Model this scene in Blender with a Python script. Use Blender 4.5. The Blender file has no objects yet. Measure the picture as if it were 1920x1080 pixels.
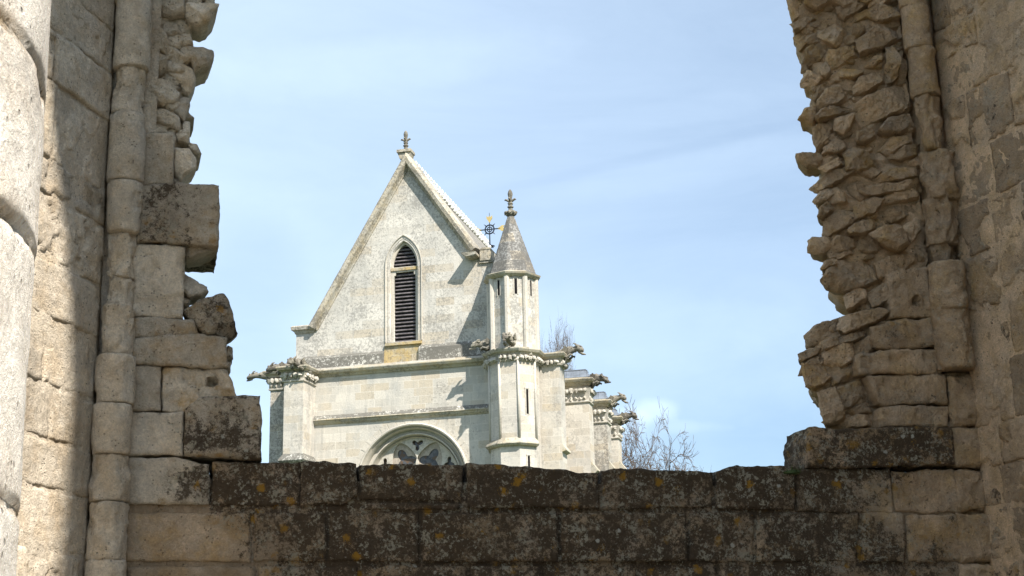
import bpy, bmesh, math, random
from mathutils import Vector, Matrix, noise
random.seed(7)
C = bpy.context.scene.collection
SC = bpy.context.scene

# ------------------------------------------------------------------ camera
F = 2820.0                                    # focal length in photo pixels (1920 wide)
PITCH = math.atan(F/10100); ROLL = 0.023
EYE = Vector((0, 0, 1.6))
fw = Vector((0, math.cos(PITCH), math.sin(PITCH)))
up0 = Vector((0, -math.sin(PITCH), math.cos(PITCH)))
r0 = Vector((1, 0, 0))
cr = r0*math.cos(ROLL) - up0*math.sin(ROLL)
cu = up0*math.cos(ROLL) + r0*math.sin(ROLL)
cam = bpy.data.cameras.new('camera'); camo = bpy.data.objects.new('camera', cam); C.objects.link(camo)
cam.sensor_width = 36; cam.lens = F/1920*36; cam.clip_start = 0.05; cam.clip_end = 3000
m = Matrix((cr, cu, -fw)).transposed().to_4x4(); m.translation = EYE
camo.matrix_world = m
SC.camera = camo

# ------------------------------------------------------------------ light
SUN_AZ, SUN_EL = 144.0, 46.0
w = bpy.data.worlds.new("World"); SC.world = w; w.use_nodes = True
nt = w.node_tree; nt.nodes.clear()
def N(nt, t, **k):
    n = nt.nodes.new(t)
    for a, b in k.items():
        if a.startswith('i_'):
            key = a[2:]; key = int(key) if key.isdigit() else key
            n.inputs[key].default_value = b
        else: setattr(n, a, b)
    return n
def MATH(nt, op, a, b=None, c=None, clamp=False):
    n = nt.nodes.new('ShaderNodeMath'); n.operation = op; n.use_clamp = clamp
    for i, v in enumerate((a, b, c)):
        if v is None: continue
        if isinstance(v, (int, float)): n.inputs[i].default_value = v
        else: nt.links.new(v, n.inputs[i])
    return n.outputs[0]
def MIX(nt, fac, a, b, mode='MIX'):
    n = nt.nodes.new('ShaderNodeMix'); n.data_type = 'RGBA'; n.blend_type = mode
    for i, v in ((0, fac), (6, a), (7, b)):
        if isinstance(v, (int, float)): n.inputs[i].default_value = v
        elif isinstance(v, tuple): n.inputs[i].default_value = v if len(v) == 4 else v+(1,)
        else: nt.links.new(v, n.inputs[i])
    return n.outputs[2]
def RAMP(nt, v, lo, hi):
    n = nt.nodes.new('ShaderNodeMapRange'); n.inputs[1].default_value = lo; n.inputs[2].default_value = hi
    if isinstance(v, (int, float)): n.inputs[0].default_value = v
    else: nt.links.new(v, n.inputs[0])
    n.interpolation_type = 'SMOOTHSTEP'
    return n.outputs[0]
def NOISE(nt, vec, scale, detail=4, rough=.55, dist=0):
    n = N(nt, 'ShaderNodeTexNoise', i_Scale=scale, i_Detail=detail, i_Roughness=rough, i_Distortion=dist)
    nt.links.new(vec, n.inputs['Vector']); return n.outputs['Fac']
def VMATH(nt, op, a, b=None):
    n = nt.nodes.new('ShaderNodeVectorMath'); n.operation = op
    for i, v in enumerate((a, b)):
        if v is None: continue
        if isinstance(v, tuple): n.inputs[i].default_value = v
        else: nt.links.new(v, n.inputs[i])
    return n

sky = N(nt, 'ShaderNodeTexSky', sky_type='NISHITA', sun_disc=False)
sky.sun_elevation = math.radians(SUN_EL); sky.sun_rotation = math.radians(SUN_AZ)
sky.air_density = 1.0; sky.dust_density = 1.2; sky.ozone_density = 2.0
tc = N(nt, 'ShaderNodeTexCoord'); D = tc.outputs['Generated']
def pix_dir(px, py): return (fw*F + cr*(px-960) - cu*(py-540)).normalized()
mp = N(nt, 'ShaderNodeMapping'); mp.inputs['Scale'].default_value = (2.2, 3.0, 9.0)
mp.inputs['Rotation'].default_value = (0, math.radians(14), 0); nt.links.new(D, mp.inputs[0])
n1 = NOISE(nt, mp.outputs[0], 1.1, 7, .62, .6)
n2 = NOISE(nt, VMATH(nt, 'MULTIPLY', D, (1, 1, 3.2)).outputs[0], 4.5, 10, .68, .9)
veil = MATH(nt, 'MULTIPLY_ADD', RAMP(nt, n1, .30, .76), .30, MATH(nt, 'MULTIPLY', n2, .55))
# a more veiled sky on the left, clearer blue low on the right
sx = N(nt, 'ShaderNodeSeparateXYZ'); nt.links.new(D, sx.inputs[0])
veil = MATH(nt, 'ADD', veil, RAMP(nt, sx.outputs[0], .35, -.3))
veil = MATH(nt, 'MULTIPLY_ADD', veil, .26, .20, clamp=True)
def blob(px, py, rx, ry, amp, soft=1.0, ang=0):
    """soft cloud fixed in the sky round one direction (pixels only name the direction)"""
    c = pix_dir(px, py); sub = VMATH(nt, 'SUBTRACT', D, tuple(c)).outputs[0]
    a, b = math.cos(ang), math.sin(ang)
    e1 = cr*a - cu*b; e2 = cu*a + cr*b
    d1 = VMATH(nt, 'DOT_PRODUCT', sub, tuple(e1)).outputs['Value']; d2 = VMATH(nt, 'DOT_PRODUCT', sub, tuple(e2)).outputs['Value']
    q = MATH(nt, 'ADD', MATH(nt, 'POWER', MATH(nt, 'ABSOLUTE', MATH(nt, 'MULTIPLY', d1, F/rx)), 2), MATH(nt, 'POWER', MATH(nt, 'ABSOLUTE', MATH(nt, 'MULTIPLY', d2, F/ry)), 2))
    q = MATH(nt, 'ADD', q, MATH(nt, 'MULTIPLY', MATH(nt, 'SUBTRACT', NOISE(nt, D, 26, 5), .5), 2.2*soft))
    return MATH(nt, 'MULTIPLY', RAMP(nt, q, 1.2, .0), amp)
for bb in ((1228, 770, 50, 32, .27, 1.2), (1290, 800, 75, 16, .11, 1.2), (1175, 790, 60, 30, .15, 1.0),
           (1390, 300, 420, 40, .05, .6, math.radians(-10)), (1250, 215, 330, 30, .03, .8, math.radians(-9)),
           (700, 120, 400, 60, .05, .8, math.radians(-6)), (1000, 620, 600, 90, .08, .6)):
    veil = MATH(nt, 'ADD', veil, blob(*bb), clamp=True)
for bb in ((1240, 288, 430, 14, -.024, .5, math.radians(-12.5)), (1450, 900, 420, 170, -.16, .3), (470, 560, 120, 200, -.10, .3)):
    veil = MATH(nt, 'ADD', veil, blob(*bb), clamp=True)
skyc = MIX(nt, veil, MIX(nt, 1.0, sky.outputs[0], (.90, 1.0, 1.05), 'MULTIPLY'), (7.3, 8.9, 10.6))
bg = N(nt, 'ShaderNodeBackground', i_Strength=.076); nt.links.new(skyc, bg.inputs[0])
wo = N(nt, 'ShaderNodeOutputWorld'); nt.links.new(bg.outputs[0], wo.inputs[0])

sl = bpy.data.lights.new('sun', 'SUN'); sl.energy = 4.8; sl.angle = math.radians(.55); sl.color = (1, .93, .84)
slo = bpy.data.objects.new('sun', sl); C.objects.link(slo)
a, e = math.radians(SUN_AZ), math.radians(SUN_EL)
SUN = Vector((math.sin(a)*math.cos(e), math.cos(a)*math.cos(e), math.sin(e)))
slo.rotation_euler = SUN.to_track_quat('Z', 'Y').to_euler(); slo.location = SUN*40
SC.view_settings.view_transform = 'Standard'; SC.view_settings.look = 'None'
SC.view_settings.exposure = 0.95; SC.view_settings.gamma = 1

# ------------------------------------------------------------------ helpers
class MB:
    def __init__(s): s.v = []; s.f = []; s.a = []
    def vert(s, p, at=(0, 0, 0)): s.v.append(Vector(p)); s.a.append(at); return len(s.v)-1
    def face(s, *i): s.f.append(i)
    def grid(s, rows, at=(0, 0, 0), close=False):
        ids = [[s.vert(p, at) for p in r] for r in rows]
        for i in range(len(ids)-1):
            n = len(ids[i])
            for j in range(n if close else n-1):
                k = (j+1) % n
                s.f.append((ids[i][j], ids[i][k], ids[i+1][k], ids[i+1][j]))
        return ids
    def box(s, x0, x1, y0, y1, z0, z1, at=(0, 0, 0)):
        i = [s.vert(p, at) for p in ((x0,y0,z0),(x1,y0,z0),(x1,y1,z0),(x0,y1,z0),(x0,y0,z1),(x1,y0,z1),(x1,y1,z1),(x0,y1,z1))]
        for q in ((3,2,1,0),(4,5,6,7),(0,1,5,4),(1,2,6,5),(2,3,7,6),(3,0,4,7)): s.f.append(tuple(i[k] for k in q))
    def prism(s, poly, d, at=(0, 0, 0)):
        """poly: list of 3-D points (planar), d: extrusion vector"""
        d = Vector(d); a = [s.vert(p, at) for p in poly]; b = [s.vert(Vector(p)+d, at) for p in poly]
        s.f.append(tuple(a)); s.f.append(tuple(reversed(b)))
        n = len(a)
        for k in range(n): s.f.append((a[(k+1) % n], a[k], b[k], b[(k+1) % n]))
    def loft(s, rings, caps=True, at=(0, 0, 0)):
        ids = s.grid(rings, at, close=True)
        if caps: s.f.append(tuple(reversed(ids[0]))); s.f.append(tuple(ids[-1]))
    def tube(s, pts, rad, n=6, at=(0, 0, 0)):
        rings = []
        pts = [Vector(p) for p in pts]
        for i, p in enumerate(pts):
            d = (pts[min(i+1, len(pts)-1)] - pts[max(i-1, 0)]).normalized()
            u = d.cross(Vector((0, 0, 1)) if abs(d.z) < .9 else Vector((1, 0, 0))).normalized(); v = d.cross(u)
            r = rad[i] if isinstance(rad, (list, tuple)) else rad
            rings.append([p + (u*math.cos(t)+v*math.sin(t))*r for t in [2*math.pi*k/n for k in range(n)]])
        s.loft(rings, True, at)
    def blob(s, c, r, n=7, seed=0, rough=.25, at=(0, 0, 0)):
        c = Vector(c); r = Vector(r) if not isinstance(r, (int, float)) else Vector((r, r, r)); rings = []
        for i in range(1, n):
            th = math.pi*i/n; ring = []
            for k in range(n+2):
                ph = 2*math.pi*k/(n+2)
                d = Vector((math.sin(th)*math.cos(ph), math.sin(th)*math.sin(ph), math.cos(th)))
                q = 1 + rough*noise.noise(d*2.2 + Vector((seed*3.1, seed*1.7, 0)))
                ring.append(c + Vector((d.x*r.x, d.y*r.y, d.z*r.z))*q)
            rings.append(ring)
        s.loft(rings, True, at)
def linkmesh(name, mb, mat, parent=None, smooth=False, shift=None):
    me = bpy.data.meshes.new(name)
    sh = shift or Vector((0, 0, 0))
    me.from_pydata([tuple(v-sh) for v in mb.v], [], mb.f); me.update()
    at = me.attributes.new('tint', 'FLOAT_COLOR', 'POINT')
    flat = []
    for q in mb.a: flat += [q[0], q[1], q[2], 1.0]
    at.data.foreach_set('color', flat)
    bm = bmesh.new(); bm.from_mesh(me); bmesh.ops.recalc_face_normals(bm, faces=bm.faces); bm.to_mesh(me); bm.free()
    me.materials.append(mat)
    if smooth:
        me.polygons.foreach_set('use_smooth', [True]*len(me.polygons))
        if isinstance(smooth, float): me.set_sharp_from_angle(angle=math.radians(smooth))
    o = bpy.data.objects.new(name, me); C.objects.link(o)
    if parent: o.parent = parent
    return o
def tag(o, label=None, cat=None, group=None, kind=None):
    if label: o['label'] = label
    if cat: o['category'] = cat
    if group: o['group'] = group
    if kind: o['kind'] = kind
    return o
def empty(name, loc, rz=0, **k):
    o = bpy.data.objects.new(name, None); C.objects.link(o); o.location = loc; o.rotation_euler = (0, 0, rz)
    o.empty_display_size = .3
    
    if k.get('cat'): o['kind'] = 'thing'
    return tag(o, **k)
def azdir(az): a = math.radians(az); return Vector((math.sin(a), math.cos(a), 0))
def ray(px, py): return fw*F + cr*(px-960) - cu*(py-540)
class Plane:
    def __init__(s, p0, az, facing):
        s.p = Vector((p0[0], p0[1], 0)); s.t = azdir(az); s.n = facing.normalized()
    def hit(s, px, py, out=0):
        d = ray(px, py); P = s.p + s.n*out
        k = (P-EYE).dot(s.n)/d.dot(s.n); X = EYE + d*k
        return ((X-s.p).dot(s.t), X.z)
    def pt(s, q, out=0): return s.p + s.t*q[0] + Vector((0, 0, q[1])) + s.n*out
def fbm(p, o=4): return noise.fractal(p, .9, 2.1, o, noise_basis='PERLIN_ORIGINAL')

# ------------------------------------------------------------------ materials
def newmat(name, rough=.9):
    m = bpy.data.materials.new(name); m.use_nodes = True; nt = m.node_tree
    b = nt.nodes['Principled BSDF']; b.inputs['Roughness'].default_value = rough
    b.inputs['Specular IOR Level'].default_value = .2
    tc = N(nt, 'ShaderNodeTexCoord')
    return m, nt, b, tc.outputs['Object']
def bump(nt, b, h, strength, dist):
    n = N(nt, 'ShaderNodeBump', i_Strength=strength, i_Distance=dist); nt.links.new(h, n.inputs['Height']); nt.links.new(n.outputs[0], b.inputs['Normal'])

def ruin_mat(name, cA, cB, ochre=(.42, .27, .11)):
    m, nt, b, O = newmat(name, .93)
    at = N(nt, 'ShaderNodeAttribute', attribute_name='tint'); sep = N(nt, 'ShaderNodeSeparateColor'); nt.links.new(at.outputs['Color'], sep.inputs[0])
    tone, lich, yel = sep.outputs[0], sep.outputs[1], sep.outputs[2]
    big = NOISE(nt, O, 1.7, 6, .62, .4); mid = NOISE(nt, O, 8, 6, .65); fine = NOISE(nt, O, 70, 5, .7); grain = NOISE(nt, O, 260, 3, .7)
    col = MIX(nt, RAMP(nt, MATH(nt, 'MULTIPLY_ADD', big, .6, MATH(nt, 'MULTIPLY', mid, .4)), .36, .64), cA, cB)
    # warm / grey drift
    col = MIX(nt, MATH(nt, 'MULTIPLY', RAMP(nt, NOISE(nt, O, 3.1, 5, .6), .45, .7), .35), col, (.36, .315, .26))
    yn = RAMP(nt, NOISE(nt, O, 5.3, 6, .66), .42, .66)
    col = MIX(nt, MATH(nt, 'MULTIPLY', MATH(nt, 'ADD', MATH(nt, 'MULTIPLY', yn, .25), MATH(nt, 'MULTIPLY', yn, yel), clamp=True), .75), col, ochre)
    # tone per stone
    br = MATH(nt, 'MULTIPLY_ADD', tone, .42, 1.0)
    mid2 = NOISE(nt, O, 24, 8, .78)
    br = MATH(nt, 'MULTIPLY', br, MATH(nt, 'MULTIPLY_ADD', fine, 1.0, .58))
    br = MATH(nt, 'MULTIPLY', br, MATH(nt, 'MULTIPLY_ADD', mid2, 1.2, .48))
    br = MATH(nt, 'MULTIPLY', br, MATH(nt, 'MULTIPLY_ADD', NOISE(nt, O, 2.2, 7, .7, .8), .9, .62))
    hs = N(nt, 'ShaderNodeHueSaturation'); nt.links.new(col, hs.inputs['Color']); nt.links.new(br, hs.inputs['Value']); col = hs.outputs[0]
    # pits
    vo = N(nt, 'ShaderNodeTexVoronoi', i_Scale=30.0); nt.links.new(O, vo.inputs['Vector'])
    pit = MATH(nt, 'MULTIPLY', RAMP(nt, vo.outputs['Distance'], .24, .10), RAMP(nt, NOISE(nt, O, 9, 4), .46, .58))
    col = MIX(nt, MATH(nt, 'MULTIPLY', pit, .55), col, (.08, .065, .05))
    # dark crust
    cn = MATH(nt, 'ADD', MATH(nt, 'MULTIPLY', NOISE(nt, O, 5.0, 6, .7, .3), .40), MATH(nt, 'MULTIPLY', NOISE(nt, O, 19, 8, .8), .60))
    crust = RAMP(nt, MATH(nt, 'ADD', cn, MATH(nt, 'MULTIPLY_ADD', lich, .19, -.185)), .45, .52)
    col = MIX(nt, MATH(nt, 'MULTIPLY', crust, .88), col, (.040, .028, .018))
    c2 = RAMP(nt, MATH(nt, 'ADD', NOISE(nt, O, 48, 6, .8), MATH(nt, 'MULTIPLY_ADD', lich, .14, -.14)), .50, .56)
    col = MIX(nt, MATH(nt, 'MULTIPLY', c2, MATH(nt, 'MULTIPLY_ADD', lich, .7, .12)), col, (.055, .038, .025))
    film = MATH(nt, 'MULTIPLY', lich, RAMP(nt, NOISE(nt, O, 2.8, 6, .6), .25, .6))
    col = MIX(nt, MATH(nt, 'MULTIPLY', film, .54), col, (.092, .064, .037))
    # pale lichen specks and rings
    pl = RAMP(nt, MATH(nt, 'ADD', MATH(nt, 'MULTIPLY', NOISE(nt, O, 42, 6, .75), .6), MATH(nt, 'MULTIPLY', NOISE(nt, O, 9, 5, .6), .4)), .525, .575)
    col = MIX(nt, MATH(nt, 'MULTIPLY', pl, MATH(nt, 'MULTIPLY', lich, .85)), col, (.36, .33, .25))
    v2 = N(nt, 'ShaderNodeTexVoronoi', i_Scale=13.0, i_Randomness=1.0); nt.links.new(O, v2.inputs['Vector'])
    s2 = N(nt, 'ShaderNodeSeparateColor'); nt.links.new(v2.outputs['Color'], s2.inputs[0])
    wn = MATH(nt, 'MULTIPLY_ADD', NOISE(nt, O, 40, 5, .75), .7, -.35)
    spot = MATH(nt, 'MULTIPLY', RAMP(nt, MATH(nt, 'ADD', v2.outputs['Distance'], wn), .24, .12), MATH(nt, 'GREATER_THAN', s2.outputs[0], .90))
    col = MIX(nt, MATH(nt, 'MULTIPLY', spot, MATH(nt, 'MULTIPLY', lich, .85, clamp=True)), col, (.48, .47, .40))
    v3 = N(nt, 'ShaderNodeTexVoronoi', i_Scale=8.0, i_Randomness=1.0); nt.links.new(VMATH(nt, 'ADD', O, (3.3, 1.1, 7.7)).outputs[0], v3.inputs['Vector'])
    s3 = N(nt, 'ShaderNodeSeparateColor'); nt.links.new(v3.outputs['Color'], s3.inputs[0])
    osp = MATH(nt, 'MULTIPLY', RAMP(nt, MATH(nt, 'ADD', v3.outputs['Distance'], MATH(nt, 'MULTIPLY_ADD', NOISE(nt, O, 30, 7, .85), 1.3, -.65)), .30, .14), MATH(nt, 'MULTIPLY', MATH(nt, 'GREATER_THAN', s3.outputs[1], .40), RAMP(nt, NOISE(nt, O, 2.6, 4, .6), .42, .55)))
    col = MIX(nt, MATH(nt, 'MULTIPLY', osp, MATH(nt, 'MULTIPLY', lich, .85, clamp=True)), col, (.36, .19, .025))
    nt.links.new(col, b.inputs['Base Color'])
    h = MATH(nt, 'ADD', MATH(nt, 'MULTIPLY', fine, .6), MATH(nt, 'MULTIPLY', mid2, 1.3))
    h = MATH(nt, 'ADD', h, MATH(nt, 'MULTIPLY', pit, -.5)); h = MATH(nt, 'ADD', h, MATH(nt, 'MULTIPLY', grain, .15))
    bump(nt, b, h, 1.0, .03)
    return m
M_left = ruin_mat('pale_limestone', (.66, .58, .465), (.53, .46, .36))
M_right = ruin_mat('tan_limestone', (.52, .37, .235), (.36, .255, .16))
M_low = ruin_mat('lichened_limestone', (.50, .385, .27), (.33, .25, .165))
M_column = ruin_mat('bleached_limestone', (.86, .82, .74), (.80, .75, .67))

def chapel_mat(name, cA, cB, lich=.0, bricks=True, dark=(.10, .095, .09), streak=0, mortar=(.72, .68, .60), ochre=0.0, bw=.62, bh=.33, patina=.5):
    m, nt, b, O = newmat(name, .9)
    sp = N(nt, 'ShaderNodeSeparateXYZ'); nt.links.new(O, sp.inputs[0])
    cb = N(nt, 'ShaderNodeCombineXYZ'); nt.links.new(MATH(nt, 'ADD', sp.outputs[0], sp.outputs[1]), cb.inputs[0]); nt.links.new(sp.outputs[2], cb.inputs[1])
    big = NOISE(nt, O, .55, 6, .65, .5); mid = NOISE(nt, O, 3.5, 6, .65); fine = NOISE(nt, O, 16, 6, .75)
    col = MIX(nt, RAMP(nt, big, .35, .65), cA, cB)
    if bricks:
        bk = N(nt, 'ShaderNodeTexBrick'); nt.links.new(cb.outputs[0], bk.inputs[0])
        bk.inputs['Color1'].default_value = (0, 0, 0, 1); bk.inputs['Color2'].default_value = (1, 1, 1, 1); bk.inputs['Mortar'].default_value = (.5, .5, .5, 1)
        bk.inputs['Scale'].default_value = 1; bk.inputs['Mortar Size'].default_value = .011; bk.inputs['Mortar Smooth'].default_value = .3
        bk.inputs['Bias'].default_value = 0; bk.inputs['Brick Width'].default_value = bw; bk.inputs['Row Height'].default_value = bh
        bk.offset = .5; bk.squash = 1.35; bk.squash_frequency = 3
        s = N(nt, 'ShaderNodeSeparateColor'); nt.links.new(bk.outputs['Color'], s.inputs[0]); bc = s.outputs[0]
        warm = RAMP(nt, bc, .55, 1.0); col = MIX(nt, MATH(nt, 'MULTIPLY', warm, .6), col, (.60, .51, .375))
        hs = N(nt, 'ShaderNodeHueSaturation'); nt.links.new(col, hs.inputs['Color']); nt.links.new(MATH(nt, 'MULTIPLY_ADD', bc, -.30, 1.12), hs.inputs['Value']); col = hs.outputs[0]
        vis = MATH(nt, 'MULTIPLY', bk.outputs['Fac'], RAMP(nt, mid, .35, .55)); col = MIX(nt, MATH(nt, 'MULTIPLY', vis, .5), col, mortar)
    # grey patina patches
    pn = RAMP(nt, NOISE(nt, VMATH(nt, 'MULTIPLY', O, (1, 1, .55)).outputs[0], .9, 8, .68, .6), .47, .66)
    col = MIX(nt, MATH(nt, 'MULTIPLY', pn, patina), col, (.36, .36, .34))
    hs = N(nt, 'ShaderNodeHueSaturation'); nt.links.new(col, hs.inputs['Color']); nt.links.new(MATH(nt, 'MULTIPLY_ADD', fine, .36, .82), hs.inputs['Value']); col = hs.outputs[0]
    if ochre:
        col = MIX(nt, MATH(nt, 'MULTIPLY', RAMP(nt, NOISE(nt, O, 2.3, 6, .7), .42, .62), ochre), col, (.42, .29, .09))
    rs = MATH(nt, 'MULTIPLY', RAMP(nt, NOISE(nt, VMATH(nt, 'MULTIPLY', O, (3.2, 3.2, .28)).outputs[0], 1, 7, .7, .2), .50, .68), RAMP(nt, mid, .3, .6))
    col = MIX(nt, MATH(nt, 'MULTIPLY', rs, .52), col, (.27, .265, .245))
    # black lichen specks
    sn = MATH(nt, 'ADD', MATH(nt, 'MULTIPLY', NOISE(nt, O, .9, 4, .6), .30), MATH(nt, 'MULTIPLY', NOISE(nt, O, 9.5, 6, .85), .70))
    sk = RAMP(nt, MATH(nt, 'ADD', sn, lich*.13-.10), .47, .53)
    col = MIX(nt, MATH(nt, 'MULTIPLY', sk, .35+.5*lich), col, dark)
    if streak:
        st = RAMP(nt, NOISE(nt, VMATH(nt, 'MULTIPLY', O, (5, 5, .5)).outputs[0], 1, 6, .75), .48, .62)
        col = MIX(nt, MATH(nt, 'MULTIPLY', MATH(nt, 'MULTIPLY', st, sk), streak), col, dark)
    nt.links.new(col, b.inputs['Base Color'])
    h = MATH(nt, 'ADD', fine, MATH(nt, 'MULTIPLY', mid, .6))
    bump(nt, b, h, .5, .03)
    return m
M_wall = chapel_mat('cream_ashlar', (.51, .48, .42), (.465, .44, .39), lich=.22, patina=.6)
M_gable = chapel_mat('weathered_ashlar', (.53, .505, .45), (.48, .46, .415), lich=.62, mortar=(.5, .48, .44), dark=(.20, .195, .18), bw=.8, bh=.36)
M_pier = chapel_mat('pier_ashlar', (.51, .475, .41), (.46, .43, .38), lich=.42, patina=.55, dark=(.24, .23, .21))
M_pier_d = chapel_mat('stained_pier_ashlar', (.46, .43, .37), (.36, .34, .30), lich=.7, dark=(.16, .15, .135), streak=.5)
M_trim = chapel_mat('dressed_trim', (.52, .485, .42), (.45, .42, .36), lich=.35, bricks=False, dark=(.2, .185, .16), patina=.3)
M_band = chapel_mat('lichen_crusted_stone', (.54, .53, .48), (.44, .43, .39), lich=1.15, bricks=False, dark=(.115, .11, .095), patina=.4)
M_coping = chapel_mat('coping_stone', (.47, .44, .37), (.40, .37, .31), lich=.72, bricks=False, dark=(.13, .12, .10), ochre=.25)
M_corn = chapel_mat('cornice_stone', (.47, .44, .36), (.38, .35, .28), lich=.55, bricks=False, dark=(.14, .13, .11), ochre=.3)
M_garg = chapel_mat('weathered_carving', (.27, .25, .20), (.16, .145, .12), lich=.6, bricks=False, dark=(.05, .045, .04), patina=.1)
M_spire = chapel_mat('spire_stone', (.30, .295, .28), (.20, .197, .187), lich=.98, bricks=True, dark=(.095, .092, .085), bh=.42, bw=.7)
M_ochre = chapel_mat('ochre_stained_stone', (.42, .36, .24), (.34, .29, .19), lich=.5, bricks=True, ochre=.6, dark=(.14, .12, .09), bw=.55, bh=.28)
def plain(name, c, rough=.7, metal=0, var=.3, sc=4):
    m, nt, b, O = newmat(name, rough); b.inputs['Metallic'].default_value = metal
    n = NOISE(nt, O, sc, 5, .65); c2 = tuple(x*(1-var) for x in c)
    nt.links.new(MIX(nt, RAMP(nt, n, .35, .65), c, c2), b.inputs['Base Color']); return m
M_louver = plain('weathered_louvre_wood', (.17, .155, .16), .8, 0, .5, 6)
M_black = plain('dark_interior', (.012, .011, .012), 1)
M_lead = plain('lead_sheet', (.22, .25, .29), .45, .3, .35, 3)
M_leadw = plain('white_lead_cresting', (.72, .72, .68), .6, 0, .25, 9)
M_iron = plain('painted_iron', (.03, .04, .055), .5, .4)
M_gold = plain('gilded_metal', (.80, .58, .22), .35, .6, .2)
M_slate = plain('slate_roof', (.27, .255, .225), .8, 0, .45, 7)
M_bark = plain('grey_brown_bark', (.155, .12, .10), .9, 0, .35, 3)
M_twig = plain('brown_twigs', (.12, .088, .062), .9, 0, .3, 3)
M_grass = plain('grass_ground', (.07, .10, .035), 1, 0, .4, .5)
M_gravel = plain('gravel_ground', (.34, .30, .24), 1, 0, .3, 6)
m, nt, b, O = newmat('stained_glass', .25); v = N(nt, 'ShaderNodeTexVoronoi', i_Scale=9.0); nt.links.new(O, v.inputs['Vector'])
s = N(nt, 'ShaderNodeSeparateColor'); nt.links.new(v.outputs['Color'], s.inputs[0])
col = MIX(nt, s.outputs[0], (.05, .055, .06), (.13, .13, .14)); col = MIX(nt, MATH(nt, 'GREATER_THAN', s.outputs[1], .7), col, (.11, .075, .05))
nt.links.new(col, b.inputs['Base Color']); M_glass = m
M_red = plain('brown_stone_cusps', (.42, .37, .31), .8, 0, .3, 9)

# ------------------------------------------------------------------ ground
def ground():
    mb = MB(); mb.box(-900, 900, -300, 1500, -.5, 0)
    tag(linkmesh('ground', mb, M_grass), kind='structure')
    mb = MB(); mb.box(-4.2, 9, -12, 13.5, -.3, .004)
    tag(linkmesh('path', mb, M_gravel), kind='structure')
ground()

# ================================================================== FOREGROUND RUIN
# W: broken end wall across the view; L: side wall on the left; R: canted wall on the right
k = 10.8/ray(960, 900).y; pW = EYE + ray(960, 900)*k
AZW = 76.3; W = Plane(pW, AZW, -Vector((azdir(AZW-90).x, azdir(AZW-90).y, 0)))
def plan_pt(pl, px, py, out=0): q = pl.pt(pl.hit(px, py, out), out); return Vector((q.x, q.y, 0))
cL = plan_pt(W, 206, 300); cR = plan_pt(W, 1790, 450)
AZL = 13.9; L = Plane(cL, AZL+180, azdir(AZL+90))        # s grows toward the camera
AZR = 154.0; R = Plane(cR, AZR, azdir(AZR+90))
PXM = 1/((W.hit(961, 700)[0]-W.hit(960, 700)[0]))

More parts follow.
